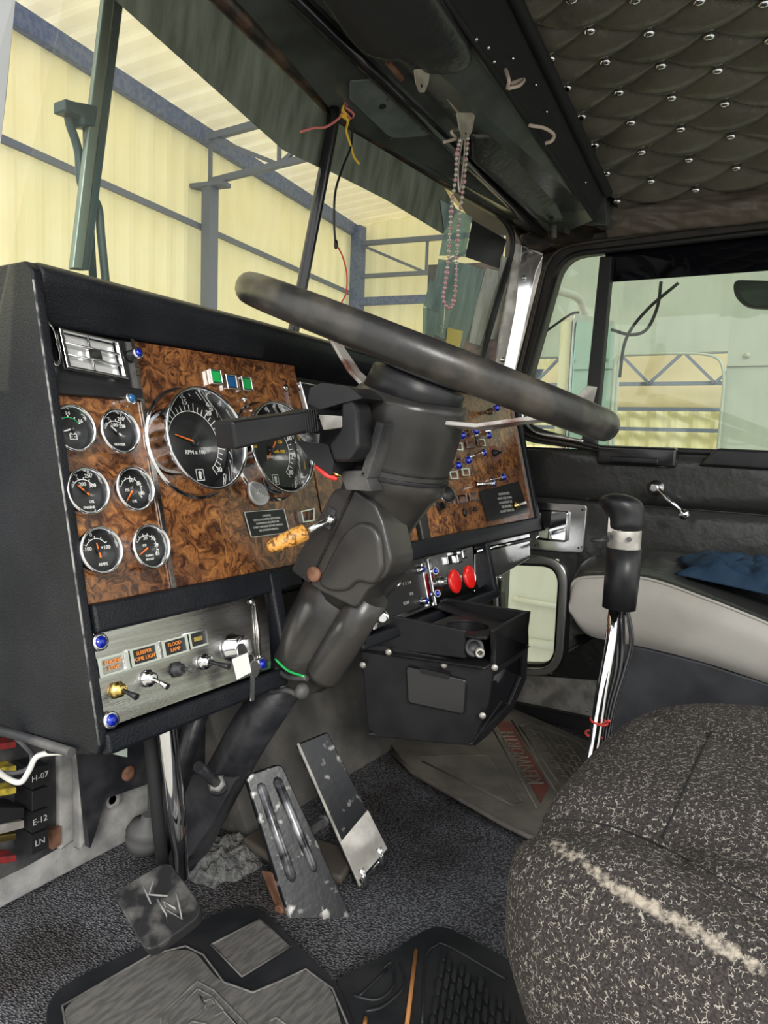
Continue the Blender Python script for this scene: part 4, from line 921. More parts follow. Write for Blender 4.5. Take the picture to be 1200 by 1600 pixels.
# polished box under passenger side panel
q = [dp(742, 848, -.01), dp(828, 815, -.01), dp(829, 872, -.01), dp(742, 925, -.01)]; mb = MB(); mb.prism(q, -DN*.05); gb = mb.build('polished_cover', 'polish', dash, bevel=.003, label='polished steel cover below the passenger side panel')
mb = MB(); mb.tube([dp(742, 862, -.006), dp(829, 842, -.006)], .006, 8); mb.build('fold', 'polish', gb)
mb = MB(); mb.ball(dp(781, 903, -.008), .006, 8); mb.build('screw', 'chrome', gb)

# =================================================================== STEERING COLUMN
cx = .87
sc_ = thing('steering_column', (cx, .9, FZ), 'black steering column shroud rising from floor to wheel, with stalks on its side', 'steering column')
def colsec(px, py, r, x=cx, ex=1.0, n=28, nxt=None, sq=1.0):
    return (aX(px, py, x), r, ex, sq)
def colloft(S, mk, nm, par, n=32, cap=True, **kw):
    mb = MB(); secs = []; P = [s_[0] for s_ in S]
    for i, (p, r, ex, sq) in enumerate(S):
        t = (P[min(i+1, len(P)-1)]-P[max(i-1, 0)]).normalized(); x = Vec((1, 0, 0)); y = t.cross(x).normalized()
        sp_ = lambda a, e: math.copysign(abs(a)**e, a)
        secs.append([p+x*r*ex*sp_(math.cos(2*PI*j/n), sq)+y*r*sp_(math.sin(2*PI*j/n), sq) for j in range(n)])
    mb.loft(secs, 0, True, cap); return mb.build(nm, mk, par, **kw)
S = [colsec(641, 628, .078), colsec(640, 636, .0795), colsec(634, 662, .0785), colsec(624, 710, .0745), colsec(618, 730, .0735), colsec(616, 736, .0755), colsec(613, 745, .0755), colsec(610, 752, .0690), colsec(600, 775, .0625), colsec(588, 800, .0580), colsec(572, 840, .056)]
colloft(S, 'shroud', 'upper_shroud', sc_)
for (a_, b_, r_) in ((colsec(619, 724, .0752), colsec(618, 729, .0752), 0), (colsec(616, 738, .0775), colsec(615, 744, .0775), 0)):
    colloft([(a_[0], .070, 1, 1), (a_[0], a_[1], 1, 1), (b_[0], b_[1], 1, 1), (b_[0], .070, 1, 1)], 'plastic', 'groove_band', sc_, bevel=.001)
colloft([colsec(643, 619, .070), colsec(641, 626, .077), colsec(640, 631, .0785)], 'shroud', 'cap_ring', sc_, label='dusty ring at the shroud top')
S = [colsec(588, 812, .050, sq=.95), colsec(578, 838, .062, sq=.85), colsec(566, 866, .067, sq=.8), colsec(548, 900, .060, sq=.8), colsec(536, 920, .055, sq=.85)]
colloft(S, 'shroud', 'middle_shroud', sc_)
S = [colsec(545, 895, .056), colsec(520, 950, .056), colsec(498, 990, .056), colsec(478, 1025, .055), colsec(468, 1045, .053), colsec(465, 1050, .045)]
colloft(S, 'shroud', 'lower_shroud', sc_)
# side tube on lower shroud and raised ribs
mb = MB(); mb.tube([aX(580, 930, .835), aX(547, 985, .835), aX(507, 1050, .835), aX(503, 1056, .835)], [.026, .0265, .0265, .024], 20); mb.build('side_tube', 'shroud', sc_)
# left boss (trapezoid box towards camera) with seam
def xpr(pts, x, th, r=.006): return rpoly([aX(px, py, x) for px, py in pts], r), Vec((th, 0, 0))
a, v = xpr([(520, 765), (548, 760), (585, 785), (598, 815), (612, 878), (604, 900), (572, 925), (556, 952), (500, 925), (452, 892), (468, 862)], .800, .06, .008)
mb = MB(); mb.prism(a, v); mb.build('side_cover', 'shroud', sc_, bevel=.010, seg=4)
a, v = xpr([(556, 815), (580, 818), (592, 838), (597, 893), (582, 916), (556, 908), (540, 925), (512, 925), (494, 912), (530, 840)], .792, .02, .010)
mb = MB(); mb.prism(a, v); mb.build('raised_boss', 'shroud', sc_, bevel=.008, seg=4)
mb = MB(); mb.tube([aX(552, 765, .798), aX(500, 875, .798), aX(484, 912, .798)], .0016, 6); mb.build('seam', 'black', sc_)
mb = MB(); mb.lathe(aX(491, 897, .797), (-1, -.1, 0), [(.011, -.002), (.011, .003), (.008, .005), (.002, .005)], 20); mb.build('bolt', 'rust', sc_, label='rusty round bolt head')
a, v = xpr([(511, 790), (524, 798), (514, 828), (500, 820)], .797, .01, .002); mb = MB(); mb.prism(a, v); mb.build('slot', 'dusty', sc_, bevel=.001)
# trailer lever with wood handle
p0, p1, p2 = aX(517, 812, .795), aX(478, 831, .765), aX(418, 857, .725)
mb = MB(); mb.tube([p0, p1], .0052, 12); mb.ball(p0, .0075, 8); lv = mb.build('hand_lever', 'chromew', sc_, label='short steel lever with orange wood handle')
mb = MB(); P = [lerp(p1, p2, t) for t in (0, .03, .3, .6, .85, .96, 1)]; mb.tube(P, [.010, .0115, .012, .011, .0095, .007, .003], 16); mb.build('handle', 'handle', lv)
# signal switch
ss = mb = None
a, v = xpr([(532, 622), (550, 619), (558, 638), (560, 700), (545, 722), (520, 722), (512, 694), (530, 672)], .742, .034, .006)
mb = MB(); mb.prism(a, v); ss = mb.build('signal_switch', 'plastic', sc_, bevel=.007, seg=3, label='black turn signal switch housing')
a, v = xpr([(484, 606), (503, 598), (545, 604), (567, 622), (534, 630), (500, 640), (480, 630)], .738, .05, .003); mb = MB(); mb.prism(a, v); mb.build('cap', 'plastic', ss, bevel=.004)
a, v = xpr([(462, 688), (512, 694), (522, 722), (517, 744), (482, 716)], .748, .045, .003); mb = MB(); mb.prism(a, v); mb.build('lower_cover', 'plastic', ss, bevel=.004)
a, v = xpr([(486, 626), (536, 626), (530, 700), (470, 690)], .768, .03, .003); mb = MB(); mb.prism(a, v); mb.build('switch_body', 'black', ss)
a, v = xpr([(497, 648), (534, 650), (534, 668), (505, 672)], .741, .01, .002); mb = MB(); mb.prism(a, v); mb.build('lever_mount', 'alum', ss, bevel=.001)
a, v = xpr([(466, 680), (500, 672), (498, 700), (488, 702)], .75, .004, .001); mb = MB(); mb.prism(a, v); mb.build('spring_plate', 'chrome', ss)
mb = MB()
for pts in ([(588, 658), (600, 662), (574, 748), (562, 745)], [(530, 736), (568, 735), (580, 768), (540, 765)]):
    a, v = xpr(pts, .772, .03, .002); mb.prism(a, v)
mb.build('clamp_bracket', 'dusty', ss, bevel=.002)
mb = MB(); mb.tube(spline([aX(494, 728, .755), aX(510, 742, .75), aX(526, 748, .76)]), .0035, 8, 0); mb.tube(spline([aX(510, 730, .76), aX(524, 740, .755), aX(532, 744, .76)]), .002, 8, 1); mb.build('wires', ['redwire', 'brass'], ss)
# lever arm: flat bar toward the driver door
A0, A1 = aX(482, 656, .735), aX(350, 680, .615)
ld = (A1-A0).normalized(); lx, ly, lz = frame(ld, (0, 0, 1))
mb = MB()
def lsec(p, w, h): return [p+lx*w*a_+ly*h*b_ for a_, b_ in ((-1, -1), (1, -1), (1, 1), (-1, 1))]
mb.hexa(lsec(lerp(A0, A1, .02), .017, .0125), lsec(A1, .021, .0165)); sl = mb.build('signal_lever', 'plastic', sc_, bevel=.004, seg=3, label='long flat black turn signal lever')
mb = MB()
for k in range(6): mb.hexa(lsec(lerp(A0, A1, .0+k*.03), .0185, .014), lsec(lerp(A0, A1, .012+k*.03), .0185, .014))
mb.build('ribbed_grip', 'plastic', sl, bevel=.001)
mb = MB(); mb.tube([lerp(A0, A1, -.16), A0], .005, 8); mb.build('rod', 'chromew', sl)
mb = MB(); tpos = lerp(A0, A1, .78)+ly*.0160*(1 if ly.z > 0 else -1)
tx = -ld; ty = (ly if ly.z > 0 else -ly).cross(tx); mb.text('O D', .012, tpos+ty*.008, tx, ty, 0); mb.text('LIFT', .010, tpos-ty*.004, tx, ty, 0); mb.build('lettering', 'dusty', sl)
# bare column tube below shroud
p = [aX(455, 1045, cx), aX(390, 1145, cx), aX(345, 1225, cx), aX(295, 1330, cx), aX(280, 1365, cx)]
mb = MB(); mb.tube(p, [.036, .036, .036, .032, .030], 24); mb.build('column_tube', 'colpaint', sc_)
mb = MB(); mb.tube([aX(318, 1090, cx-.02), aX(268, 1240, cx-.02), aX(250, 1330, cx-.02)], [.018, .018, .018], 12); mb.build('brace', 'colpaint', sc_)
a, v = xpr([(300, 1210), (370, 1215), (330, 1290), (295, 1340), (262, 1350), (282, 1260)], cx-.04, .01, .01); mb = MB(); mb.prism(a, v); mb.build('gusset', 'colpaint', sc_, bevel=.004)
q1, q2 = aX(310, 1198, cx-.11), aX(340, 1225, cx-.045); mb = MB(); mb.tube([q1, q2], .0085, 12); mb.lathe(q2, (q2-q1), [(.016, 0), (.018, .006), (.010, .008)], 16); mb.lathe(q2-(q2-q1).normalized()*.004, (q1-q2), [(.016, 0), (.009, .006), (.003, .007)], 6, 1); mb.build('pinch_bolt', ['colpaint', 'dirt'], sc_)
mb = MB()
for pts in ([(425, 1058), (432, 1070), (420, 1082), (445, 1078), (470, 1088)], [(430, 1045), (450, 1058), (480, 1060)], [(440, 1060), (428, 1066), (424, 1078)]):
    mb.tube(spline([aX(x, y, cx-.06) for x, y in pts]), .004, 8)
mb.ball(aX(472, 1080, cx-.06), (.012, .01, .012), 8); mb.ball(aX(424, 1076, cx-.06), .008, 8)
mb.build('taped_harness', 'dusty', sc_)
mb = MB(); mb.tube(spline([aX(430, 1030, cx-.062), aX(450, 1048, cx-.062), aX(476, 1057, cx-.062)]), .002, 6, 0); mb.build('striped_wire', 'green', sc_)

# ---- steering wheel
c0, c1 = ray(365, 440), ray(970, 675); WN = c0.cross(c1).normalized(); WN = WN if WN.z > 0 else -WN
al = math.acos(c0.dot(c1))/2; bis = (c0+c1).normalized(); WC = EYE+bis*(.27/math.sin(al))
wx = (c1-c0).normalized(); wy = WN.cross(wx)
if wy.dot(bis) < 0: wy = -wy       # wy points away from the camera
sw = thing('steering_wheel', WC-WN*.075, 'large black steering wheel seen edge-on above the column', 'steering wheel')
Rw, rt = .249, .0185; mb = MB(); nn = 96; secs = []
for i in range(nn+1):
    a = 2*PI*i/nn; d_ = wx*math.cos(a)+wy*math.sin(a)
    secs.append([WC+d_*(Rw+rt*math.cos(2*PI*j/16))+WN*rt*1.08*math.sin(2*PI*j/16) for j in range(16)])
mb.loft(secs, cap=False); mb.build('rim', 'wheel', sw)
def hub(r0, r1, h0, h1, nm, mk): m2 = MB(); m2.lathe(WC+WN*h0, WN, [(r0*.9, 0), (r0, .003), (r1, h1-h0-.003), (r1*.95, h1-h0)], 36); m2.build(nm, mk, sw)
hub(.070, .066, -.069, -.030, 'hub', 'plastic'); hub(.060, .060, -.079, -.070, 'hub_plate', 'dusty'); hub(.055, .05, -.03, -.018, 'horn_button', 'plastic')
for sgn in (-1, 1):
    d_ = (wx*math.cos(math.radians(38))*1-wy*math.sin(math.radians(38))).normalized()*sgn
    sd = WN.cross(d_)
    prof = [(.03, -.076), (.075, -.073), (.12, -.060), (.17, -.034), (.21, -.015), (.245, -.006)]
    mb = MB(); secs = [[WC+d_*r+WN*h+sd*s_*w_+WN*t_ for s_, t_ in ((-1, 0), (1, 0), (1, .006), (-1, .006))] for (r, h), w_ in zip(prof, (.020, .018, .014, .011, .010, .010))]
    mb.loft([[Vec(p) for p in q] for q in secs], sm=False); mb.build('spoke', mat('worn_spoke', (.55, .52, .49), .4, .5, col2=(.20, .09, .07), cscale=16, cthr=(.5, .62)), sw, bevel=.001, label='flat grey metal spoke with worn paint')

# =================================================================== PEDALS
def slab(C, th, nm, mk, par, n=None, bevel=.003, **kw):   # C: TL,TR,BR,BL
    n = n or (C[1]-C[0]).cross(C[3]-C[0]).normalized(); n = n if n.z > 0 else -n
    mb = MB(); mb.prism([p-n*th for p in C], n*th); return mb.build(nm, mk, par, bevel=bevel, **kw), n
C = [aX(383, 1212, .865), aX(440, 1192, .93), aX(552, 1436, .93), aX(462, 1470, .865)]
bp_ = thing('brake_pedal', (C[2]+C[3])/2-Zu*.02, 'long black ribbed treadle pedal directly right of the column base, with an oval hole', 'pedal')
_, n = slab(rpoly(C, .012), .012, 'treadle', 'pedal', bp_)
mb = MB()
for t in (.27, .70):
    a, b = lerp(C[0], C[1], t), lerp(C[3], C[2], t); a1, b1 = lerp(a, b, .07)+n*.0015, lerp(a, b, .68)+n*.0015; mb.tube([a1, lerp(a1, b1, .04), lerp(a1, b1, .95), b1], [.003, .0085, .0085, .003], 12)
mb.build('rib', mat('scraped_rib', (.05, .05, .055), .25, .7, bump=(60, .2), col2=(.40, .40, .42), cscale=30, cthr=(.42, .66)), bp_)
mb = MB(); a = lerp(lerp(C[0], C[1], .7), lerp(C[3], C[2], .7), .80)+n*.0005; dd_ = (C[3]-C[0]).normalized(); mb.prism(rpoly([a+dd_*.016+dd_.cross(n)*.007, a+dd_*.016-dd_.cross(n)*.007, a-dd_*.016-dd_.cross(n)*.007, a-dd_*.016+dd_.cross(n)*.007], .008), n*.0006); mb.build('hole', 'rust', bp_)
mb = MB(); a = lerp(lerp(C[0], C[1], .66), lerp(C[3], C[2], .66), .92)+n*.0005; mb.prism(rpoly([a+dd_*.008+dd_.cross(n)*.012, a+dd_*.008-dd_.cross(n)*.012, a-dd_*.008-dd_.cross(n)*.012, a-dd_*.008+dd_.cross(n)*.012], .004), n*.0006); mb.build('worn_patch', 'alum', bp_)
mb = MB(); e0, e1 = lerp(C[0], C[3], .60), lerp(C[0], C[3], .97); mb.prism([e0-n*.01, e1-n*.01, e1-n*.03, e0-n*.055-dd_*.0], (.006, 0, 0)); mb.tube([e1-n*.022-dd_*.04+Vec((-.006, 0, 0)), e1-n*.022-dd_*.04+Vec((.05, 0, 0))], .009, 12); mb.build('hinge', 'rust', bp_, bevel=.002)
C = [aX(463, 1163, .985), aX(512, 1143, 1.04), aX(590, 1310, 1.04), aX(552, 1372, .985)]
C[2] = aX(606, 1330, 1.05); C[3] = aX(560, 1385, .99)
ap = thing('accelerator_pedal', (C[2]+C[3])/2-Zu*.02, 'narrower scraped metal accelerator pedal right of the ribbed brake treadle', 'pedal')
_, n = slab(C, .010, 'treadle', 'pedal', ap)
mb = MB(); mb.hexa([C[0], C[0]+n*.004, C[3]+n*.004, C[3]], [p+Vec((.006, 0, 0)) for p in (C[0], C[0]+n*.004, C[3]+n*.004, C[3])]); mb.build('edge_fold', 'alum', ap)
mb = MB(); q = [lerp(C[0], C[3], .70)+n*.002, lerp(C[1], C[2], .66)+n*.002, lerp(C[1], C[2], .98)+n*.002, lerp(C[0], C[3], .97)+n*.002]; mb.prism(q, n*.003); mb.build('wear_plate', 'alum', ap, bevel=.001)
mb = MB()
for t in (.2, .8): p = lerp(C[3], C[2], t); mb.tube([p-dd_*.02, p+dd_*.012-n*.008, p-n*.022], .007, 10)
mb.tube([lerp(C[3], C[2], 0)-n*.012, lerp(C[3], C[2], 1)-n*.012], .006, 10); mb.build('hinge', 'chromew', ap)
e = lerp(C[0], C[3], .53); mb = MB(); mb.box(e-n*.02+Vec((-.03, 0, 0)), (.05, .018, .018)); mb.lathe(e-n*.014+Vec((-.008, 0, 0)), (-1, -.3, 0), [(.012, 0), (.012, .006), (.004, .006)], 14); mb.build('linkage', 'dusty', ap, bevel=.004)
mb = MB(); q = [aZ(430, 1260, FZ+.03), aZ(500, 1240, FZ+.03), aZ(590, 1380, FZ+.03), aZ(560, 1400, FZ+.03), aZ(500, 1370, FZ+.03)]; q = [Vec((p.x, p.y, FZ+.02)) for p in q]
mb.prism([Vec((.95, .90, FZ+.02)), Vec((1.02, .90, FZ+.02)), Vec((1.04, .70, FZ+.02)), Vec((.96, .68, FZ+.02)), Vec((.93, .78, FZ+.02))], (0, 0, .018)); mb.build('base_plate', mat('brown_base', (.085, .07, .058), .6, bump=(30, .4), bdist=.004), ap, bevel=.006)
# clutch
cp0, cp1 = aX(258, 1120, .70), aX(284, 1370, .735)
cl = thing('clutch_pedal', cp1, 'clutch pedal with chrome bar and square black rubber pad embossed with two letters', 'pedal')
mb = MB(); mb.tube([aX(257, 1114, .70), cp0, aX(275, 1260, .72), cp1], [.014, .014, .0135, .010], 16, flat=1.1); mb.build('lever_bar', 'chrome', cl)
mb = MB(); mb.tube([aX(243, 1100, .695)+Vec((0, .02, 0)), aX(262, 1300, .715)+Vec((0, .02, 0)), aX(270, 1380, .73)+Vec((0, .02, 0))], .010, 10); mb.build('bar_back', 'black', cl)
PC = [aT(175, 1395, 1.03), aT(262, 1343, 1.06), aT(313, 1412, 1.00), aT(312, 1432, .99), aT(236, 1486, .94), aT(222, 1478, .94)]
n = (PC[1]-PC[0]).cross(PC[4]-PC[0]).normalized(); n = n if n.dot(EYE-PC[0]) > 0 else -n
P = rpoly(PC, .018); mb = MB(); mb.prism([p-n*.016 for p in P], n*.016); pd = mb.build('pedal_pad', 'kwpad', cl, bevel=.006, seg=3)
cc = sum(PC, Vec())/6; ux = (PC[2]-PC[1]).normalized(); ux = ((PC[2]-PC[0])).normalized(); uy = n.cross(ux).normalized()
def pxl(x, y): return plane(x, y, n, n.dot(cc)+.0005)
mb = MB()
for pts in ([(224, 1384), (236, 1413)], [(241, 1373), (233, 1398), (262, 1400)], [(232, 1416), (262, 1449), (258, 1420), (284, 1436), (276, 1396)], [(246, 1405), (262, 1432), (256, 1408), (274, 1420)]):
    mb.tube([pxl(*p) for p in pts], .0015, 6)
mb.build('embossed_letters', 'dirt', pd)
mb = MB(); mb.tube([aY(235, 1170, 1.05), aY(236, 1265, 1.02)], .006, 10); gr = aY(226, 1290, 1.02)
bo = thing('rubber_boot', gr, 'grey rubber bellows boot with a rod, on the dusty firewall behind the chrome pedal bar', 'boot')
mb.build('rod', 'dusty', bo); mb = MB(); mb.lathe(gr-Zu*.02, (0, -.2, 1), [(.030, -.02), (.033, 0), (.030, .008), (.034, .012), (.028, .026), (.012, .034), (.010, .045)], 24); mb.build('bellows', mat('grey_rubber', (.10, .10, .10), .6), bo)

# ---- lint heap & hanging carpet fluff near column foot
mb = MB(); n = 30; rows = []
c = aZ(375, 1345, FZ); 
for i in range(n+1):
    row = []
    for j in range(n+1):
        u, v = -1+2*i/n, -1+2*j/n; rr = u*u+v*v; h = max(0, 1-rr*(1+.5*mnoise.noise(Vec((u*2.5, v*2.5, 4)))))**.5
        row.append(Vec((c.x-.02+.085*u, c.y+.02+.065*v-.0, FZ-.010+h*(.036+.03*mnoise.noise(Vec((u*5, v*5, 1)))))))
    rows.append(row)
mb.loft(rows, cap=False, closed=False); tag(mb.build('lint_clump', 'lint'), 'grey fluffy clump of torn carpet padding at the foot of the column', 'lint')

# =================================================================== MATS
def zp(pts, z): return [aZ(x, y, z) for x, y in pts]
def zmat(pts, z, r, th, nm, mk, par=None, bevel=.002, **kw):
    P = rpoly(zp(pts, z), r); mb = MB(); mb.prism([p-Zu*th for p in P], Zu*th); return mb.build(nm, mk, par, bevel=bevel, **kw)
dm = thing('floor_mat', aZ(300, 1560, FZ), 'black rubber driver floor mat with grey panels, under the clutch pad', 'floor mat')
zmat([(80, 1700), (68, 1560), (130, 1520), (305, 1440), (370, 1415), (410, 1418), (470, 1480), (530, 1535), (590, 1700)], FZ+.016, .045, .012, 'base', 'matr', dm)
zt = FZ+.019
zmat([(120, 1700), (97, 1572), (235, 1492), (300, 1478), (345, 1535), (395, 1552), (450, 1525), (480, 1512), (520, 1545), (560, 1700)], zt, [.02, .02, .02, .03, .03, .03, .02, .02, .02, .02], .003, 'panel', 'matg', dm)
zmat([(330, 1476), (406, 1436), (455, 1478), (378, 1526)], zt, .004, .003, 'inset', 'matg', dm)
mb = MB()
for pts in ([(330, 1476), (406, 1436), (455, 1478), (378, 1526), (330, 1476)], [(120, 1700), (97, 1572), (235, 1492), (290, 1478), (318, 1492), (350, 1535), (395, 1551), (440, 1532), (478, 1514), (520, 1545), (560, 1640)],
            [(248, 1640), (252, 1585), (308, 1533), (335, 1548), (385, 1600), (400, 1640)], [(262, 1640), (262, 1592), (308, 1545), (330, 1556), (372, 1604)], [(280, 1640), (284, 1600), (312, 1582), (318, 1572), (312, 1556), (325, 1562)],
            [(318, 1566), (330, 1560), (336, 1570), (322, 1578), (318, 1566)], [(335, 1588), (350, 1580), (372, 1604)], [(420, 1620), (415, 1598), (432, 1590), (448, 1602)], [(290, 1610), (300, 1596), (322, 1600), (330, 1620)]):
    mb.tube([aZ(x, y, zt) for x, y in pts], .0016, 6)
mb.build('raised_lines', 'matg', dm)
# second mat with oblong bars
m2t = thing('floor_mat', aZ(700, 1540, FZ), 'black rubber floor mat with rows of oblong bars and thin orange lines, beside the seat', 'floor mat')
zmat([(600, 1800), (520, 1545), (535, 1520), (610, 1488), (668, 1447), (700, 1447), (800, 1500), (900, 1570), (1000, 1800)], FZ+.012, .04, .010, 'base', 'matr', m2t)
mb = MB(); ori = aZ(690, 1470, FZ+.013); u_ = (aZ(800, 1560, FZ+.013)-ori).normalized(); w_ = Vec((-u_.y, u_.x, 0)); 
if w_.y > 0: w_ = -w_
u2 = (aZ(668, 1590, FZ+.013)-ori); u2.z = 0; u2.normalize(); w2 = u_
for i in range(12):
    for j in range(9):
        p = ori+w2*(.010+i*.0125)+u2*(.012+j*.034+(i % 3)*.011)
        mb.prism([q for q in rpoly([p-w2*.0042, p+w2*.0042, p+w2*.0042+u2*.026, p-w2*.0042+u2*.026], .004, 3)], Zu*.004)
mb.build('oblong_bars', 'matr', m2t, bevel=.0008)
mb = MB()
for pts in ([(650, 1485), (636, 1600)], [(572, 1590), (568, 1610)]): mb.tube([aZ(x, y, FZ+.014) for x, y in pts], .003, 6, 0)
mb.build('orange_line', 'matorange', m2t)
mb = MB()
for pts in ([(560, 1558), (605, 1515)], [(552, 1556), (590, 1562), (615, 1540), (612, 1505), (600, 1512)], [(625, 1505), (632, 1540), (600, 1572), (572, 1580)], [(660, 1600), (664, 1500), (680, 1478), (700, 1478), (790, 1530)]): mb.tube(spline([aZ(x, y, FZ+.013) for x, y in pts], 4), .0018, 6)
mb.build('raised_lines', 'matr', m2t)
# passenger mat
pm = thing('floor_mat', aZ(760, 1200, FZ), 'dusty brown passenger floor mat with a red lettered stripe', 'floor mat')
pb = zmat([(610, 1160), (640, 1205), (790, 1288), (905, 1340), (980, 1200), (925, 1160), (810, 1110), (780, 1090), (700, 1090)], FZ+.012, .02, .008, 'base', 'matbrown', pm)
mb = MB(); st = [(772, 1122), (800, 1130), (858, 1228), (845, 1255)]
P = [aZ(x, y, FZ+.0135) for x, y in st]; mb.prism([p-Zu*.002 for p in P], Zu*.002); mb.build('red_stripe', 'matred', pm)
a, b = aZ(846, 1236, FZ+.014), aZ(787, 1135, FZ+.014); d_ = (b-a).normalized(); e_ = Zu.cross(d_); wdt = (b-a).length
mb = MB(); mb.text('KENWORTH', .052, (a+b)/2, d_, e_, 0, .001); ob = mb.build('lettering', 'matbrown', pm)
mb = MB()
for pts in ([(655, 1182), (760, 1180), (815, 1252), (800, 1258), (660, 1190)], [(765, 1130), (838, 1262)], [(800, 1126), (868, 1236)], [(812, 1135), (830, 1128), (905, 1160), (930, 1185)], [(812, 1135), (870, 1220)]):
    mb.tube([aZ(x, y, FZ+.0125) for x, y in pts], .0025, 6)
mb.build('raised_lines', 'matbrown', pm)
mb = MB()
for i in range(9):
    for j in range(5):
        x0_, y0_ = 823+j*13+i*9, 1140+j*4+i*12
        if x0_ > 935 or (x0_-823) < (i*7): continue
        mb.tube([aZ(x0_, y0_, FZ+.0125), aZ(x0_+10, y0_+1, FZ+.0125), aZ(x0_+14, y0_+9, FZ+.0125)], .0032, 6)
mb.build('tread_bars', 'matbrown', pm)
mb = MB(); mb.tube([aZ(612, 1175, FZ+.012), aZ(645, 1207, FZ+.012), aZ(790, 1290, FZ+.012), aZ(905, 1345, FZ+.012)], .005, 8); mb.build('edge_bead', 'matbrown', pm)

# =================================================================== CONSOLE
cb = thing('cup_holder_console', (1.22, .62, .40), 'black plastic console box with cup holder, hanging below the centre dash', 'console')
# corners on the driver-facing side (A) and rear-facing side (B)
a0t, a1t = aX(563, 1003, 1.12), aX(772, 1042, 1.20)
a0b, a1b = aX(575, 1150, 1.13), aX(738, 1166, 1.205)
a0l, a1l = aX(566, 1070, 1.12), aX(770, 1050, 1.20)
XR = 1.36
b1t = Vec((XR, a1t.y, a1t.z)); 
yb = a1t.y; tB = aY(826, 955, yb); XR = tB.x
ztop = aY(772, 985, yb).z
mb = MB()
A_ = [a0b, a1b, aX(764, 1100, 1.205), a1t, a0t]
FA = rpoly(A_, [.03, .02, .004, .004, .004]); mb.prism(FA, (.010, .002, 0))
cA = sum(FA, Vec())/len(FA)
mb.hexa([a0b, a1b, a1b+Vec((.13, 0, .045)), a0b+Vec((.13, 0, .045))], [p+Vec((0, 0, .006)) for p in (a0b, a1b, a1b+Vec((.13, 0, .045)), a0b+Vec((.13, 0, .045)))])
mb.build('lower_body', 'plastic', cb, bevel=.006, seg=3)
# upper tray body with cup opening
Yb, Yf = yb, a0t.y
zt_ = ztop; zl = a1t.z-.01
mb = MB()
xw = a1t.x
u0, u1, u2_, u3 = aX(563, 1003, 1.12), aX(590, 965, 1.12), None, None
# driver-side wall of the tray, cut out for the cup slot near its rear corner
wl_ = [aX(566, 1010, 1.125), aX(596, 958, 1.125), aX(727, 985, 1.175), aX(727, 1030, 1.178)]
mb.prism(wl_, (.008, 0, 0))
mb.prism([aX(767, 985, xw), aX(775, 985, xw), aX(775, 1042, xw), aX(765, 1040, xw)], (.010, .004, 0))
mb.prism([aY(770, 985, Yb), aY(826, 955, Yb), aY(826, 1010, Yb), aY(774, 1044, Yb)], (0, .008, 0))      # rear wall
mb.prism([aY(826, 955, Yb), aY(826, 1010, Yb), aY(826, 1010, Yb)+Vec((0, Yf-Yb, 0)), aY(826, 955, Yb)+Vec((0, Yf-Yb, 0))], (-.008, 0, 0))
fx0 = 1.12; zf = a1t.z-.0
mb.prism([Vec((fx0+.05, Yb+.004, zf)), Vec((XR, Yb+.004, zf)), Vec((XR, Yf, zf)), Vec((fx0, Yf, zf))], (0, 0, .006))
mb.prism([Vec((fx0, Yf-.005, a0t.z-.02)), Vec((XR, Yf-.005, a0t.z-.02)), Vec((XR, Yf-.005, zt_+.01)), Vec((fx0, Yf-.005, zt_+.01))], (0, .01, 0))
mb.build('upper_tray', 'plastic', cb, bevel=.003)
# deck with round cup opening
cc_ = Vec((1.235, .600, zt_-.012)); mb = MB(); n = 28
circ = [cc_+Vec((math.cos(2*PI*k/n)*.040, math.sin(2*PI*k/n)*.040, 0)) for k in range(n)]
def sq(a_):
    c, s_ = math.cos(a_), math.sin(a_); m_ = max(abs(c)/.060, abs(s_)/.062); return cc_+Vec((c/m_, s_/m_, 0))
mb.ring([sq(2*PI*k/n) for k in range(n)], circ, (0, 0, -.006)); mb.build('cup_deck', 'plastic', cb, bevel=.001)
mb = MB(); mb.lathe(cc_-Zu*.055, (0, 0, 1), [(.036, 0), (.040, .05)], 28, cap=False); mb.build('cup_well', 'plastic', cb)
# sloped bin tray right of the cup
mb = MB(); mb.prism([Vec((1.30, Yb+.01, zt_-.03)), Vec((XR-.01, Yb+.01, zt_-.03)), Vec((XR-.01, Yf, zt_-.0)), Vec((1.30, Yf, zt_)) ], (0, 0, .003)); mb.build('bin_floor', 'plastic', cb)
# ashtray door
q = [aX(635, 1040, 1.146), aX(730, 1062, 1.186), aX(727, 1117, 1.186), aX(638, 1098, 1.146)]
q = [p+Vec((-.003, 0, 0)) for p in q]; mb = MB(); mb.prism(rpoly(q, .008), (.006, 0, 0)); ad = mb.build('ashtray_door', 'gloss', cb, bevel=.003)
mb = MB(); q2 = [aX(655, 1044, 1.14), aX(702, 1055, 1.165), aX(700, 1062, 1.165), aX(657, 1052, 1.14)]; mb.prism(q2, (.004, 0, 0)); mb.build('handle', 'black', ad, bevel=.001)
for px, py, x_ in ((607, 1019, 1.13), (694, 1039, 1.163), (567, 1039, 1.115), (754, 1118, 1.19), (773, 1043, 1.195)):
    mb = MB(); mb.lathe(aX(px, py, x_), (-1, -.35, 0), [(.0062, 0), (.006, .002), (.002, .003)], 14); mb.build('screw', 'alum', cb)
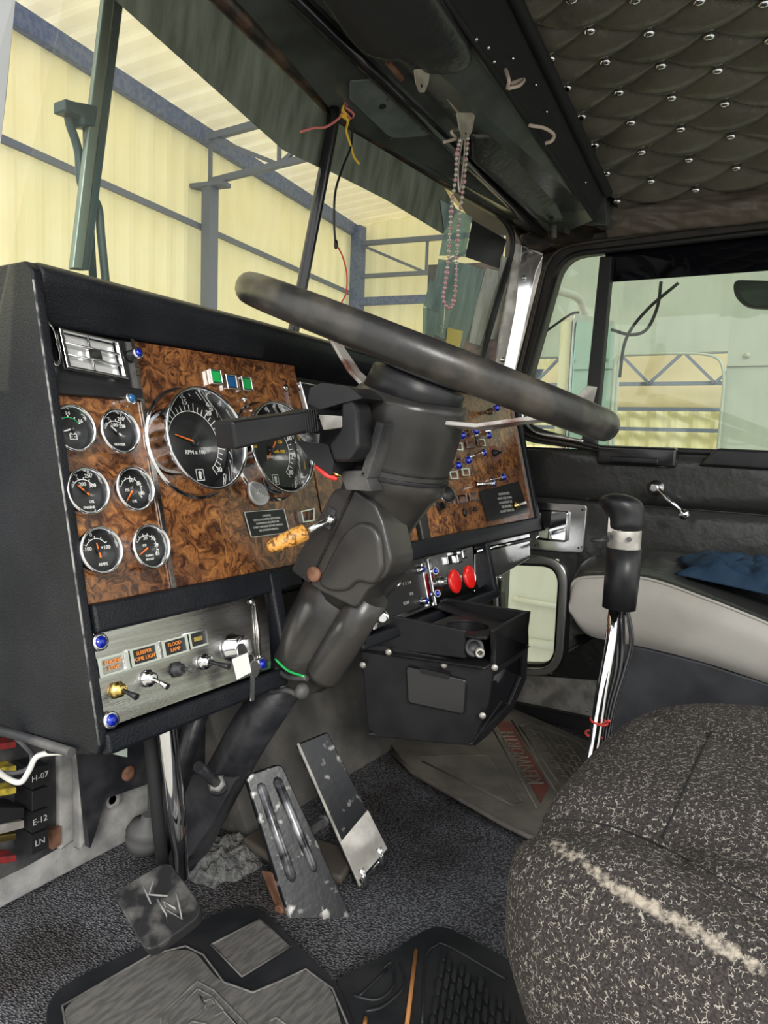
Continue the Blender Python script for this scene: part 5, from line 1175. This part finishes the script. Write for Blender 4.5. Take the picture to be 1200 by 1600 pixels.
# side cubby: lower right body
BNm = (a1b-a1t).cross(Vec((1, 0, 0))).normalized(); BNm = BNm if BNm.y > 0 else -BNm
bq = lambda x, y, o=.004: plane(x, y, BNm, BNm.dot(a1t)+o)
q = [bq(771, 1042), bq(826, 1008), bq(823, 1060), bq(801, 1110), bq(760, 1152), bq(742, 1166)]
iq = [bq(768, 1060), bq(818, 1024), bq(815, 1058), bq(796, 1102), bq(760, 1138), bq(750, 1146)]
mb = MB(); mb.ring(q, iq, BNm*.012); mb.build('cubby_frame', 'plastic', cb, bevel=.002)
mb = MB(); bk = [p+BNm*.11 for p in iq]; mb.loft([[p+BNm*.006 for p in iq], bk], sm=False, cap=False); mb.add(bk, [tuple(range(6))]); mb.build('cubby_liner', 'gloss', cb)
mb = MB(); mb.prism([bq(778, 1038, .05), bq(785, 1036, .05), bq(783, 1062, .05), bq(770, 1064, .05)], BNm*.004); mb.build('clip', 'chromew', cb)
# items in the cup slot
ct = thing('socket_adapter', aX(742, 1020, 1.165), 'small dark round metal socket lying in the cup holder slot', 'socket')
mb = MB(); mb.lathe(aX(741, 1012, 1.18), (-1, -.5, .1), [(.017, -.02), (.017, 0), (.012, .001), (.010, -.01), (.001, -.01)], 22); mb.build('body', 'dusty', ct)
mb = MB(); mb.lathe(aX(750, 1021, 1.176), (-1, -.5, .1), [(.0085, -.03), (.0085, 0), (.005, .001), (.005, -.02)], 16); tag(mb.build('metal_tube_end', 'alum'), 'small bright ended tube in the cup holder slot beside the dark socket', 'tube')

# =================================================================== GEAR SHIFT
gs = thing('gear_shift', (1.13, .36, FZ), 'tall gear lever with black knob, splitter collar, sleeve and cables, beside the seat', 'gear lever')
gx = 1.20; G = lambda x, y, xx=gx: aX(x, y, xx)
mb = MB(); mb.tube([G(960, 948), G(955, 1000, 1.19), G(940, 1080, 1.16), G(930, 1150, 1.14), G(915, 1240, 1.11), Vec((1.13, .36, FZ))], .0095, 16); mb.build('lever_rod', 'chrome', gs)
mb = MB(); mb.tube([G(975, 856), G(972, 900), G(967, 950)], [.0275, .0275, .0265], 28); mb.build('sleeve', 'plastic', gs)
mb = MB(); mb.tube([G(976, 828), G(975, 858)], [.0265, .0255], 24); mb.box(G(963, 820, gx-.012), (.02, .022, .025)); mb.build('splitter_collar', 'alum', gs, bevel=.001)
mb = MB(); mb.tube([G(952, 842, gx-.01), G(923, 845, gx-.02)], [.009, .005], 8, flat=.6); mb.build('selector_tab', 'dusty', gs)
mb = MB()
for px, py in ((954, 839), (983, 843)): mb.lathe(G(px, py, gx-.026), (-1, -.3, 0), [(.004, 0), (.004, .003)], 8)
mb.build('screw', 'dusty', gs)
# knob: sculpted loft
mb = MB(); ks = [((976, 832), .029, .029), ((977, 818), .029, .029), ((978, 808), .0295, .028), ((975, 799), .032, .031), ((971, 791), .036, .033), ((970, 784), .035, .032), ((969, 778), .029, .027), ((968, 773), .018, .016), ((967, 771), .006, .006)]
secs = []
vr = (R3 @ Vec((1, 0, 0))); vu = (R3 @ Vec((0, 1, 0))); vf = -(R3 @ Vec((0, 0, 1)))
for (px, py), a_, b_ in ks:
    p = G(px, py); secs.append([p+vr*a_*math.cos(2*PI*j/24)+(vf*b_-vr*.0)*math.sin(2*PI*j/24)+vu*(-.10*a_*math.cos(2*PI*j/24)*(1 if py < 800 else 0)) for j in range(24)])
mb.loft(secs); mb.build('knob', 'plastic', gs, sub=1)
for k, off in enumerate((0, 1, 2)):
    mb = MB(); mb.tube(spline([G(966+off*6, 948, gx+.0), G(965+off*8+(6 if k == 2 else 0), 1000, gx), G(962+off*7, 1050, gx-.01), G(948+off*5, 1110, gx-.03), G(938+off*4, 1190, gx-.06)]), .0042, 8); mb.build('air_line', 'gloss', gs)
mb = MB()
for y in (1127, 1148):
    c = G(936 if y < 1140 else 928, y, 1.15); mb.tube([c+Vec((math.cos(a)*.013, math.sin(a)*.013, .002*math.sin(a))) for a in [2*PI*k/12 for k in range(13)]], .0022, 6)
mb.tube(spline([G(944, 1130, 1.14), G(952, 1126, 1.13)], 4), .002, 6)
mb.build('red_tie', 'redwire', gs, label='red wire tie')

# =================================================================== SEATS
def cushion(cx_, cy_, cz_, hx, hy, hz, e1, e2, name, mk, par, mod=None, n=(260, 200), label=None, mats=None, mfun=None):
    mb = MB(); sp_ = lambda a, e: math.copysign(abs(a)**e, a); secs = []
    wear = []
    for i in range(1, n[1]):
        ph = -PI/2+PI*i/n[1]; row = []
        for j in range(n[0]):
            th = 2*PI*j/n[0]
            p = Vec((hx*sp_(math.cos(ph), e1)*sp_(math.cos(th), e2), hy*sp_(math.cos(ph), e1)*sp_(math.sin(th), e2), hz*sp_(math.sin(ph), e1)))
            if mod: p = mod(p)
            row.append(p+Vec((cx_, cy_, cz_)))
        secs.append(row)
    mb.loft(secs); return mb.build(name, mk, par, label=label)
st = thing('driver_seat', (.77, -.05, FZ), 'driver seat cushion in dark fabric with pale flecks and a threadbare worn edge', 'seat')
SXc, SYc, SZc = .780, -.080, .575
def smod(p):
    u, v = p.x/.29, p.y/.31
    if p.z > 0:
        t = min(1, p.z/.11)
        p.z += t*(.016*math.exp(-((u+.78)/.16)**2)-.020*math.exp(-((u+.47)/.13)**2))
        p.z += -.014*t*math.exp(-((v-.62)/.5)**2)*0
        p.z -= .004*t*math.exp(-((u-.15+.10*v)/.014)**2)*(1 if v < .7 else 0)
        p.z -= t*.02*max(0, v)**2
    else: p.y -= .25*(-p.z)*max(0, v); p.x += .25*(-p.z)*max(0, -u)
    return p
cu = cushion(SXc, SYc, SZc, .30, .325, .115, .36, .46, 'cushion', 'seatfab', st, smod)
from mathutils.bvhtree import BVHTree
def hits(pts, k=6):
    T = BVHTree.FromPolygons([v.co+ORG[cu] for v in cu.data.vertices], [tuple(p.vertices) for p in cu.data.polygons]); out = []
    P = spline([Vec((x, y, 0)) for x, y in pts], k)
    for p in P:
        h = T.ray_cast(EYE, ray(p.x, p.y))[0]
        if h is not None: out.append(h)
    return out
def near(p, L): return min((p-q).length for q in L)
valley = hits([(822, 1290), (880, 1278), (960, 1288), (1050, 1325), (1140, 1375), (1230, 1420)])
back = hits([(960, 1105), (1040, 1120), (1110, 1142), (1170, 1175), (1240, 1205)])
for v in cu.data.vertices:
    p = v.co+ORG[cu]
    if p.z > SZc+.03:
        v.co.z -= .013*math.exp(-(near(p, valley)/.022)**2)+.008*math.exp(-(near(p, back)/.016)**2)
worn = hits([(868, 1318), (930, 1362), (1000, 1408), (1060, 1440), (1130, 1478), (1230, 1540)], 10)
at = cu.data.attributes.new('wear', 'FLOAT', 'POINT')
for i, v in enumerate(cu.data.vertices):
    p = v.co+ORG[cu]; d = near(p, worn); side = .15 if (p.x < .62 and p.z < worn[0].z-.01) else 0
    at.data[i].value = max((.62+.20*mnoise.noise(p*38))*math.exp(-(d/.0095)**2), .24*math.exp(-(d/.03)**2), side)
mb = MB(); sl_ = hits([(1112, 1143), (1085, 1200), (1060, 1255), (1035, 1310)]); mb.tube([p+Vec((0, 0, .0002)) for p in sl_], .0011, 6)
mb.tube([p+Vec((0, 0, -.0005)) for p in hits([(822, 1290), (880, 1280), (960, 1292), (1050, 1330), (1140, 1380), (1230, 1425)])], .0010, 6); mb.build('seam', 'black', st)
mb = MB(); mb.box((.79, -.12, .40), (.40, .36, .16)); mb.prism([Vec((.62, .05, FZ)), Vec((.96, .05, FZ)), Vec((.96, -.3, FZ)), Vec((.62, -.3, FZ))], (0, 0, .12)); mb.build('seat_base', 'plastic', st, bevel=.01)
# passenger seat
ps = thing('passenger_seat', (1.68, .2, FZ), 'passenger seat with grey vinyl sided cushion and dark top on a black box base', 'seat')
y1s = aX(893, 960, 1.5).y
def psl(pts_t, pts_b, x, th): return None
# cushion: grey side panel facing the driver, traced top edge and bottom edge
topl = spline([aX(893, 935, 1.5), aX(898, 908, 1.5), aX(935, 902, 1.5), aX(1010, 905, 1.5), aX(1100, 935, 1.5), aX(1200, 975, 1.5), aX(1300, 1020, 1.5)], 8)
botl = spline([aX(895, 960, 1.5), aX(915, 990, 1.5), aX(960, 1003, 1.5), aX(1010, 1012, 1.5), aX(1100, 1035, 1.5), aX(1200, 1068, 1.5), aX(1300, 1105, 1.5)], 8)
mb = MB(); rows = []
for a, b in zip(topl, botl):
    row = []
    for k in range(11):
        t = k/10; p = lerp(a, b, t); p.x -= .020*(1-(2*t-1)**4); row.append(p)
    rows.append(row)
mb.loft(rows, cap=False, closed=False); mb.build('side_panel', 'greyvinyl', ps, label='light grey vinyl cushion side')
mb = MB(); rows = []
for a in topl:
    row = []
    for k in range(15):
        t = k/14; x = 1.5+.40*t; z = a.z+.022*math.sin(PI*min(1, t*1.0))**.7
        row.append(Vec((x, a.y+.03*math.sin(PI*t), z)))
    row += [Vec((1.9, a.y, a.z-.13)), Vec((1.502, a.y, a.z-.12))]
    rows.append(row)
mb.loft(rows); mb.build('cushion', 'pad', ps)
mb = MB(); mb.tube([p+Vec((-.001, 0, .001)) for p in topl], .003, 6); mb.build('piping', 'greyvinyl', ps)
mb = MB(); fy = aX(945, 1080, 1.5).y
mb.prism([Vec((1.5, fy, FZ)), aX(950, 1000, 1.5), aX(1010, 1012, 1.5), aX(1100, 1035, 1.5), aX(1200, 1068, 1.5), aX(1300, 1105, 1.5), Vec((1.5, -.3, FZ))], (.38, 0, 0)); mb.build('base_box', mat('seat_box_black', (.012, .013, .017), .35, bump=(8, .4), bdist=.006, col2=(.03, .032, .038), cscale=9), ps, bevel=.006)
# blue cloth
mb = MB(); n = 34; rows = []
for i in range(n+1):
    row = []
    for j in range(n+1):
        u, v = i/n, j/n; x = 1.56+.26*u; y = .30-.40*v+.03*mnoise.noise(Vec((u*3, v*3, 9)))
        fr = Vec((u*5, v*7, 0)); h = .022*abs(mnoise.noise(fr))+.016*mnoise.noise(fr*2.3)+.010*mnoise.noise(fr*5)
        base = .722+.02*math.sin(PI*min(1, max(0, (x-1.5)/.4)))-(.36-y)*.10
        edge = min(1, min(u, 1-u, v, 1-v)*8)
        row.append(Vec((x, y, base+.017+(.02+h)*edge)))
    rows.append(row)
mb.loft(rows, cap=False, closed=False); ob = tag(mb.build('blue_cloth', 'cloth'), 'crumpled dark blue cloth lying on the passenger seat', 'cloth'); s_ = ob.modifiers.new('s', 'SOLIDIFY'); s_.thickness = .003

# =================================================================== FUSE PANEL
M['fusered'] = mat('faded_red', (.28, .02, .02), .5, col2=(.12, .03, .03), cscale=60); M['fuseyel'] = mat('faded_yellow', (.55, .42, .04), .5, col2=(.25, .20, .05), cscale=60)
Yf_ = 1.10
fp = thing('fuse_block', aY(40, 1370, Yf_), 'fuse and relay block on the firewall below the left end of the dash', 'fuse block')
mb = MB(); mb.prism([aY(-30, 1120, Yf_+.01), aY(92, 1150, Yf_+.01), aY(92, 1325, Yf_+.01), aY(-30, 1395, Yf_+.01)], (0, .02, 0)); mb.build('board', 'dusty', fp)
def blk(pts, y, th, nm, mk, lab=None, tx=None):
    mb = MB(); P = [aY(x, yy, y) for x, yy in pts]; mb.prism(P, (0, th, 0), 0)
    if tx: mb.text(tx, .014, sum(P, Vec())/4+Vec((0, -.0006, 0)), (1, 0, 0), (0, 0, 1), 1, .0003)
    return mb.build(nm, [mk, 'silver'], fp, bevel=.0015, label=lab)
for k, (y0_, tx) in enumerate(((1200, 'H-07'), (1235, None), (1268, 'E-12'), (1302, 'LN'))):
    blk([(50, y0_+2), (76, y0_-6), (73, y0_+24), (50, y0_+34)], 1.05, .05, 'relay', 'plastic', None, tx)
blk([(-8, 1262), (38, 1262), (38, 1278), (-8, 1290)], 1.04, .05, 'relay', 'plastic'); blk([(-8, 1290), (38, 1282), (38, 1294), (-8, 1306)], 1.045, .05, 'relay', 'alum')
for y0_, mk in ((1160, 'fusered'), (1198, 'fuseyel'), (1232, 'fuseyel'), (1304, 'brass'), (1338, 'fusered')):
    blk([(-6, y0_+3), (26, y0_-2), (26, y0_+8), (-6, y0_+14)], 1.05, .03, 'fuse', mk)
cord([aY(-20, 1190, .98), aY(10, 1215, .98), aY(32, 1222, .97), aY(45, 1205, .96), aY(58, 1182, .95), aY(85, 1176, .93), aY(116, 1177, .90)], .0042, 'whitewire', 'white cable looping below the left end of the dash', 'cable', 'cable')
cord([aY(-20, 1205, .99), aY(20, 1208, .985), aY(44, 1200, .98), aY(50, 1180, .98), aY(38, 1165, .97), aY(22, 1150, .97)], .0035, mat('grey_cable', (.12, .12, .13), .5), 'grey cable crossing behind the white cable by the fuses', 'cable', 'cable')
mb = MB(); mb.tube([aY(-40, 1132, .90), aY(40, 1152, .84), aY(112, 1176, .74)], .006, 8); mb.build('lower_rail', 'dusty', dash)
mb = MB(); P = [aY(168, 1176, .95), aY(199, 1160, .95), aY(199, 1183, .95), aY(192, 1182, .95)]; mb.prism(P, (0, .002, 0)); tag(mb.build('card', 'tag'), 'pale green card corner showing under the switch panel', 'card')

# =================================================================== OUTSIDE
# wiper
wy_ = 1.00
wpz = lambda x, y, o=0: aY(x, y, wy_+o)
wi = thing('windshield_wiper', wpz(165, 440), 'grey green wiper blade parked upright outside the left windshield pane', 'wiper')
mb = MB(); mb.prism([wpz(166, -30), wpz(183, -30), wpz(130, 422), wpz(113, 420)], (0, .012, 0)); mb.build('blade_rail', 'wiperm', wi, bevel=.003)
mb = MB()
for k in range(3): mb.prism([wpz(183+k*5, -30, .004), wpz(187+k*5, -30, .004), wpz(132+k*3+2, 422, .004), wpz(130+k*3, 422, .004)], (0, .012, 0))
mb.build('rubber_blade', 'wiperd', wi)
mb = MB(); mb.tube(spline([wpz(108, 165, .02), wpz(108, 190, .02), wpz(122, 235, .02), wpz(128, 290, .02), wpz(152, 320, .02), wpz(158, 370, .02), wpz(166, 450, .02)], 8), .0065, 8); mb.tube([wpz(135, 190, .025), wpz(138, 300, .025), wpz(146, 450, .025)], .006, 8); mb.build('arm', 'wiperd', wi)
mb = MB(); mb.prism([wpz(102, 153, -.002), wpz(118, 158, -.002), wpz(154, 165, -.002), wpz(150, 198, -.002), wpz(132, 196, -.002), wpz(128, 182, -.002), wpz(102, 172, -.002)], (0, .03, 0)); mb.build('clamp', 'wiperd', wi, bevel=.003)
# side mirror
mx_ = 2.30
sm_ = thing('side_mirror', aY(915, 740, .78), 'tall rounded side mirror outside the passenger window', 'mirror')
P = rpoly([aY(897, 488, .78), aY(963, 502, .78), aY(945, 745, .78), aY(882, 740, .78)], .03)
mb = MB(); mb.prism(P, (.02, .05, 0)); mb.build('shell', 'chromew', sm_, bevel=.006)
mb = MB(); Pi = [lerp(p, sum(P, Vec())/len(P), .08)+Vec((0, -.003, 0)) for p in P]; mb.prism(Pi, (0, .002, 0)); mb.build('mirror_glass', 'mirror', sm_)
mb = MB(); mb.tube(spline([aY(860, 452, .80), aY(885, 458, .80), aY(903, 466, .80), aY(914, 490, .80)], 6), .012, 10); mb.build('arm', 'cream', sm_)
cord([aX(850, 520, 2.2), aX(890, 492, 2.2), aX(905, 488, 2.2)], .004, 'plastic', 'thin black cable outside running to the side mirror', 'cable', 'cable')
cord([aX(1033, 440, 2.3), aX(1027, 480, 2.3), aX(1010, 515, 2.3), aX(985, 523, 2.3), aX(955, 515, 2.3)], .005, 'plastic', 'black cable loop hanging outside the passenger window', 'cable', 'cable', extra=[[aX(1060, 442, 2.3), aX(1010, 485, 2.3), aX(978, 530, 2.3), aX(968, 590, 2.3)]])
# look-down mirror
P = rpoly([aX(1145, 436, 2.12), aX(1260, 440, 2.12), aX(1260, 486, 2.12), aX(1165, 480, 2.12), aX(1146, 462, 2.12)], .02)
lm = thing('convex_mirror', P[0], 'small black framed mirror outside the top of the passenger window', 'mirror')
mb = MB(); mb.prism(P, (.03, 0, 0)); mb.build('shell', 'rubber', lm, bevel=.006)
mb = MB(); c = sum(P, Vec())/len(P); mb.prism([lerp(p, c, .2)+Vec((-.002, 0, 0)) for p in P], (.002, 0, 0)); mb.build('mirror_glass', mat('dark_mirror', (.25, .32, .28), .1, 1), lm)
# pale green neighbouring body; its opening is added to stand in for a glass reflection
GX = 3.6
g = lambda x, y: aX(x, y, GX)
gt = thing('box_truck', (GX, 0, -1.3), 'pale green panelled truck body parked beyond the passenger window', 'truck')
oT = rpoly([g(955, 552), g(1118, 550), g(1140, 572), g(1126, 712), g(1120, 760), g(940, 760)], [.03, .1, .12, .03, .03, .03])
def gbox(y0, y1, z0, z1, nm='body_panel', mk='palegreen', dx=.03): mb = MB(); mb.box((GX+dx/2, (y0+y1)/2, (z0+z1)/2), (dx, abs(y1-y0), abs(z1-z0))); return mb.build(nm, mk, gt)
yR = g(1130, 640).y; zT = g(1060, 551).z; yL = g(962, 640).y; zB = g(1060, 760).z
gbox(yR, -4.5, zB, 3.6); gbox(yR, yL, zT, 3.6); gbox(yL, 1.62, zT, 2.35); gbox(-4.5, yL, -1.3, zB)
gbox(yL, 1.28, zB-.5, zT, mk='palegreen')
mb = MB(); mb.ring(rpoly([g(961, 552), g(1116, 550), g(1137, 572), g(1124, 716), g(951, 712)], [.05, .12, .12, .05, .05]), rpoly([g(965, 556), g(1112, 554), g(1132, 574), g(1119, 712), g(955, 708)], [.05, .12, .12, .05, .05]), (-.02, 0, 0)); mb.build('window_frame', 'palegreen', gt, bevel=.01)  # added rim of the reflected view, not a window of the truck
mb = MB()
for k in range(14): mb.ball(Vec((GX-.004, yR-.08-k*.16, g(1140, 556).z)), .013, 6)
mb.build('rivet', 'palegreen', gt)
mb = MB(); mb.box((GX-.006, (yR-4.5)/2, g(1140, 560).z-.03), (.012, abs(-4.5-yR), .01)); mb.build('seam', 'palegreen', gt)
# cream body seen through the low window
mb = MB(); mb.box((2.95, 1.2, -.35), (.06, 1.8, 1.9))
ct_ = thing('cream_panel', (2.95, 1.2, -1.3), 'cream painted body side seen through the low door window', 'vehicle body'); mb.build('panel', 'cream', ct_)
mb = MB(); a = aX(800, 935, 2.9); b = aX(880, 950, 2.9); mb.tube([a, b], .012, 8); a = aX(800, 1000, 2.9); b = aX(880, 1012, 2.9); mb.tube([a, b], .02, 8); mb.ball(aX(806, 935, 2.9), .012, 8); mb.build('moulding', 'cream', ct_)
# shed
d0 = ray(1090, 699); d0.z = 0; d0.normalize(); pw = Vec((d0.y, -d0.x, 0))     # pw points towards the camera side / right
r_ = EYE+(R3 @ _cam(303, 211))*9.3; zE = r_.z
E0 = Vec((r_.x, r_.y, 0))
def wallpt(px, py): nrm = pw; return plane(px, py, nrm, nrm.dot(E0))
cE = wallpt(556, 366); sC = (cE-E0).dot(d0)
def corr(p0, p1, z0, z1, nrm, amp=.05, pitch=.32):
    L = (p1-p0).length; n = int(L/pitch*4); mb = MB(); rows = [[], []]; t = (p1-p0).normalized()
    for i in range(n+1):
        k = i % 4; off = amp if k in (1, 2) else 0
        p = p0+t*(L*i/n)+nrm*off; rows[0].append(Vec((p.x, p.y, z0))); rows[1].append(Vec((p.x, p.y, z1)))
    mb.loft(rows, sm=False, cap=False, closed=False); return mb
ZG = -1.3
w1 = corr(E0-d0*9, E0+d0*sC, ZG, zE+.15, pw); wo_ = sthing('wall_left', (E0.x, E0.y, ZG)); w1.build('cladding', 'yellowwall', wo_)
cpt = E0+d0*sC
w2_ = corr(cpt, cpt+pw*14, ZG, zE+3, -d0, .04, .3); we = sthing('wall_end', (cpt.x, cpt.y, ZG)); w2_.build('cladding', 'yellowwall', we)
def beam(a, b, w, h, nm, mk, par, A=None):
    t = (b-a).normalized(); x, y, z = frame(t); mb = MB(); mb.box((a+b)/2, (w, h, (b-a).length), (x, y, z)); return mb.build(nm, mk, par)
sf = thing('shed_frame', (E0.x, E0.y, ZG), 'blue grey steel shed frame with post and lattice truss seen through the windshield', 'building frame')
Z3 = lambda z: Vec((0, 0, z))
inn = pw*.12
beam(E0-d0*9+Z3(zE-.0)+inn, cpt+Z3(zE-.0)+inn, .10, .20, 'eave_beam', 'bluesteel', sf)
zr = wallpt(150, 290).z; beam(E0-d0*9+Z3(zr)+inn, cpt+Z3(zr)+inn, .05, .065, 'wall_rail', 'greysteel', sf)
zr2 = zr-2.3; beam(E0-d0*9+Z3(zr2)+inn, cpt+Z3(zr2)+inn, .05, .065, 'wall_rail', 'greysteel', sf)
pst = wallpt(303, 290); pb_ = Vec((pst.x, pst.y, 0))+pw*.25; zc_ = wallpt(303, 290).z
pT = wallpt(300, 292)
beam(pb_+Z3(ZG), pb_+Z3(pT.z), .15, .15, 'post', 'greysteel', sf)
beam(pb_+Z3(pT.z)-pw*.3, pb_+Z3(pT.z)+pw*.25, .18, .05, 'post_cap', 'greysteel', sf)
def truss(p, zlo, zhi, L, slope, nm='lattice_truss', n=9):
    par = sf
    mb = MB()
    def bar_(a, b, w): x, y, z = frame((b-a).normalized()); mb.box((a+b)/2, (w, w, (b-a).length), (x, y, z))
    bot = lambda s_: p+pw*s_+Z3(zlo+slope*s_); top = lambda s_: p+pw*s_+Z3(zhi+slope*s_*1.0)
    bar_(bot(0), bot(L), .07); bar_(top(0), top(L), .08)
    for k in range(n):
        s0, s1 = L*k/n, L*(k+1)/n
        bar_(bot(s0), top(s0), .04)
        if k % 2 == 0: bar_(top(s0), bot(s1), .045)
        else: bar_(bot(s0), top(s1), .045)
    return mb.build(nm, 'greysteel', par)
zT1 = wallpt(300, 216).z
truss(pb_, pT.z+.05, zT1, 9, .10)
zc1, zc2 = aX(600, 378, cpt.x).z, aX(600, 430, cpt.x).z
zz1 = plane(600, 378, d0, d0.dot(cpt-d0*.3)).z; zz2 = plane(600, 430, d0, d0.dot(cpt-d0*.3)).z; zz3 = plane(600, 470, d0, d0.dot(cpt-d0*.3)).z
pc = cpt-d0*.3+pw*.2
beam(pc+Z3(ZG), pc+Z3(zz1+.3), .2, .2, 'post', 'bluesteel', sf)
truss(pc, zz2, zz1, 8, .0, 'lattice_truss', 6)
beam(pc+Z3(zz3), pc+pw*8+Z3(zz3), .1, .14, 'end_rail', 'bluesteel', sf); beam(pc+Z3(zz3-1.3), pc+pw*8+Z3(zz3-1.3), .1, .14, 'end_rail', 'bluesteel', sf)
beam(pc+pw*1.5+Z3(ZG), pc+pw*1.5+Z3(zz2), .07, .07, 'pole', 'cream', sf)
# roof
rf = MB(); rows = []; n = 4*46; Lw = sC+9
for i in range(n+1):
    s_ = Lw*i/n; k = i % 4; off = .05 if k in (1, 2) else 0; p = E0-d0*9+d0*s_
    rows.append([p-pw*.3+Z3(zE+.12+off), p+pw*7.5+Z3(zE+.12+.10*7.8+off)])
rf.loft(rows, sm=False, cap=False, closed=False); ro = struct(rf.build('ceiling_shed', 'roofm'))
mb = MB()
for s_ in (2.2, 4.4, 6.6):
    a = E0-d0*9+pw*s_+Z3(zE+.10*s_); b = a+d0*Lw; x, y, z = frame((b-a).normalized()); mb.box((a+b)/2, (.08, .10, (b-a).length), (x, y, z))
    mb_ = mb; mb = MB(); mb_.build('purlin', 'roofm', sf)
# added shed wall behind the truck opening, modelling a reflection in the side glass
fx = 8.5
fs = thing('shed_reflection', (fx, 0, ZG), 'cream corrugated shed side with steel trusses, added to stand in for a reflection in the passenger window', 'reflection stand-in')
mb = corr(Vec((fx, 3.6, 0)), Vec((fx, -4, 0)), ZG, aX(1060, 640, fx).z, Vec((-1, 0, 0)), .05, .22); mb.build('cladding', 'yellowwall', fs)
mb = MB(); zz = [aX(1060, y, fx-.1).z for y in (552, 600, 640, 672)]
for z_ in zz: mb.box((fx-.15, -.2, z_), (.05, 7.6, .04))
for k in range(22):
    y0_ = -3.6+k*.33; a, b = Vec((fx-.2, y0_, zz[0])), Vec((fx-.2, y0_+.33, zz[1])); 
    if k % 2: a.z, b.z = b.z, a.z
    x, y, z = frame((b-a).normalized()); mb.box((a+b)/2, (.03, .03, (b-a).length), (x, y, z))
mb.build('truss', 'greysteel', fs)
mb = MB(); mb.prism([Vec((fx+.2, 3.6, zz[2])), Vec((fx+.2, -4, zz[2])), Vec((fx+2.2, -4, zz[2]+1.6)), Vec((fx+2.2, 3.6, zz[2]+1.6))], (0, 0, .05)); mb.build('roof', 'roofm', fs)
# yard ground
mb = MB(); mb.box((5, 3, ZG-.05), (60, 60, .1)); struct(mb.build('floor_yard', 'concrete'))
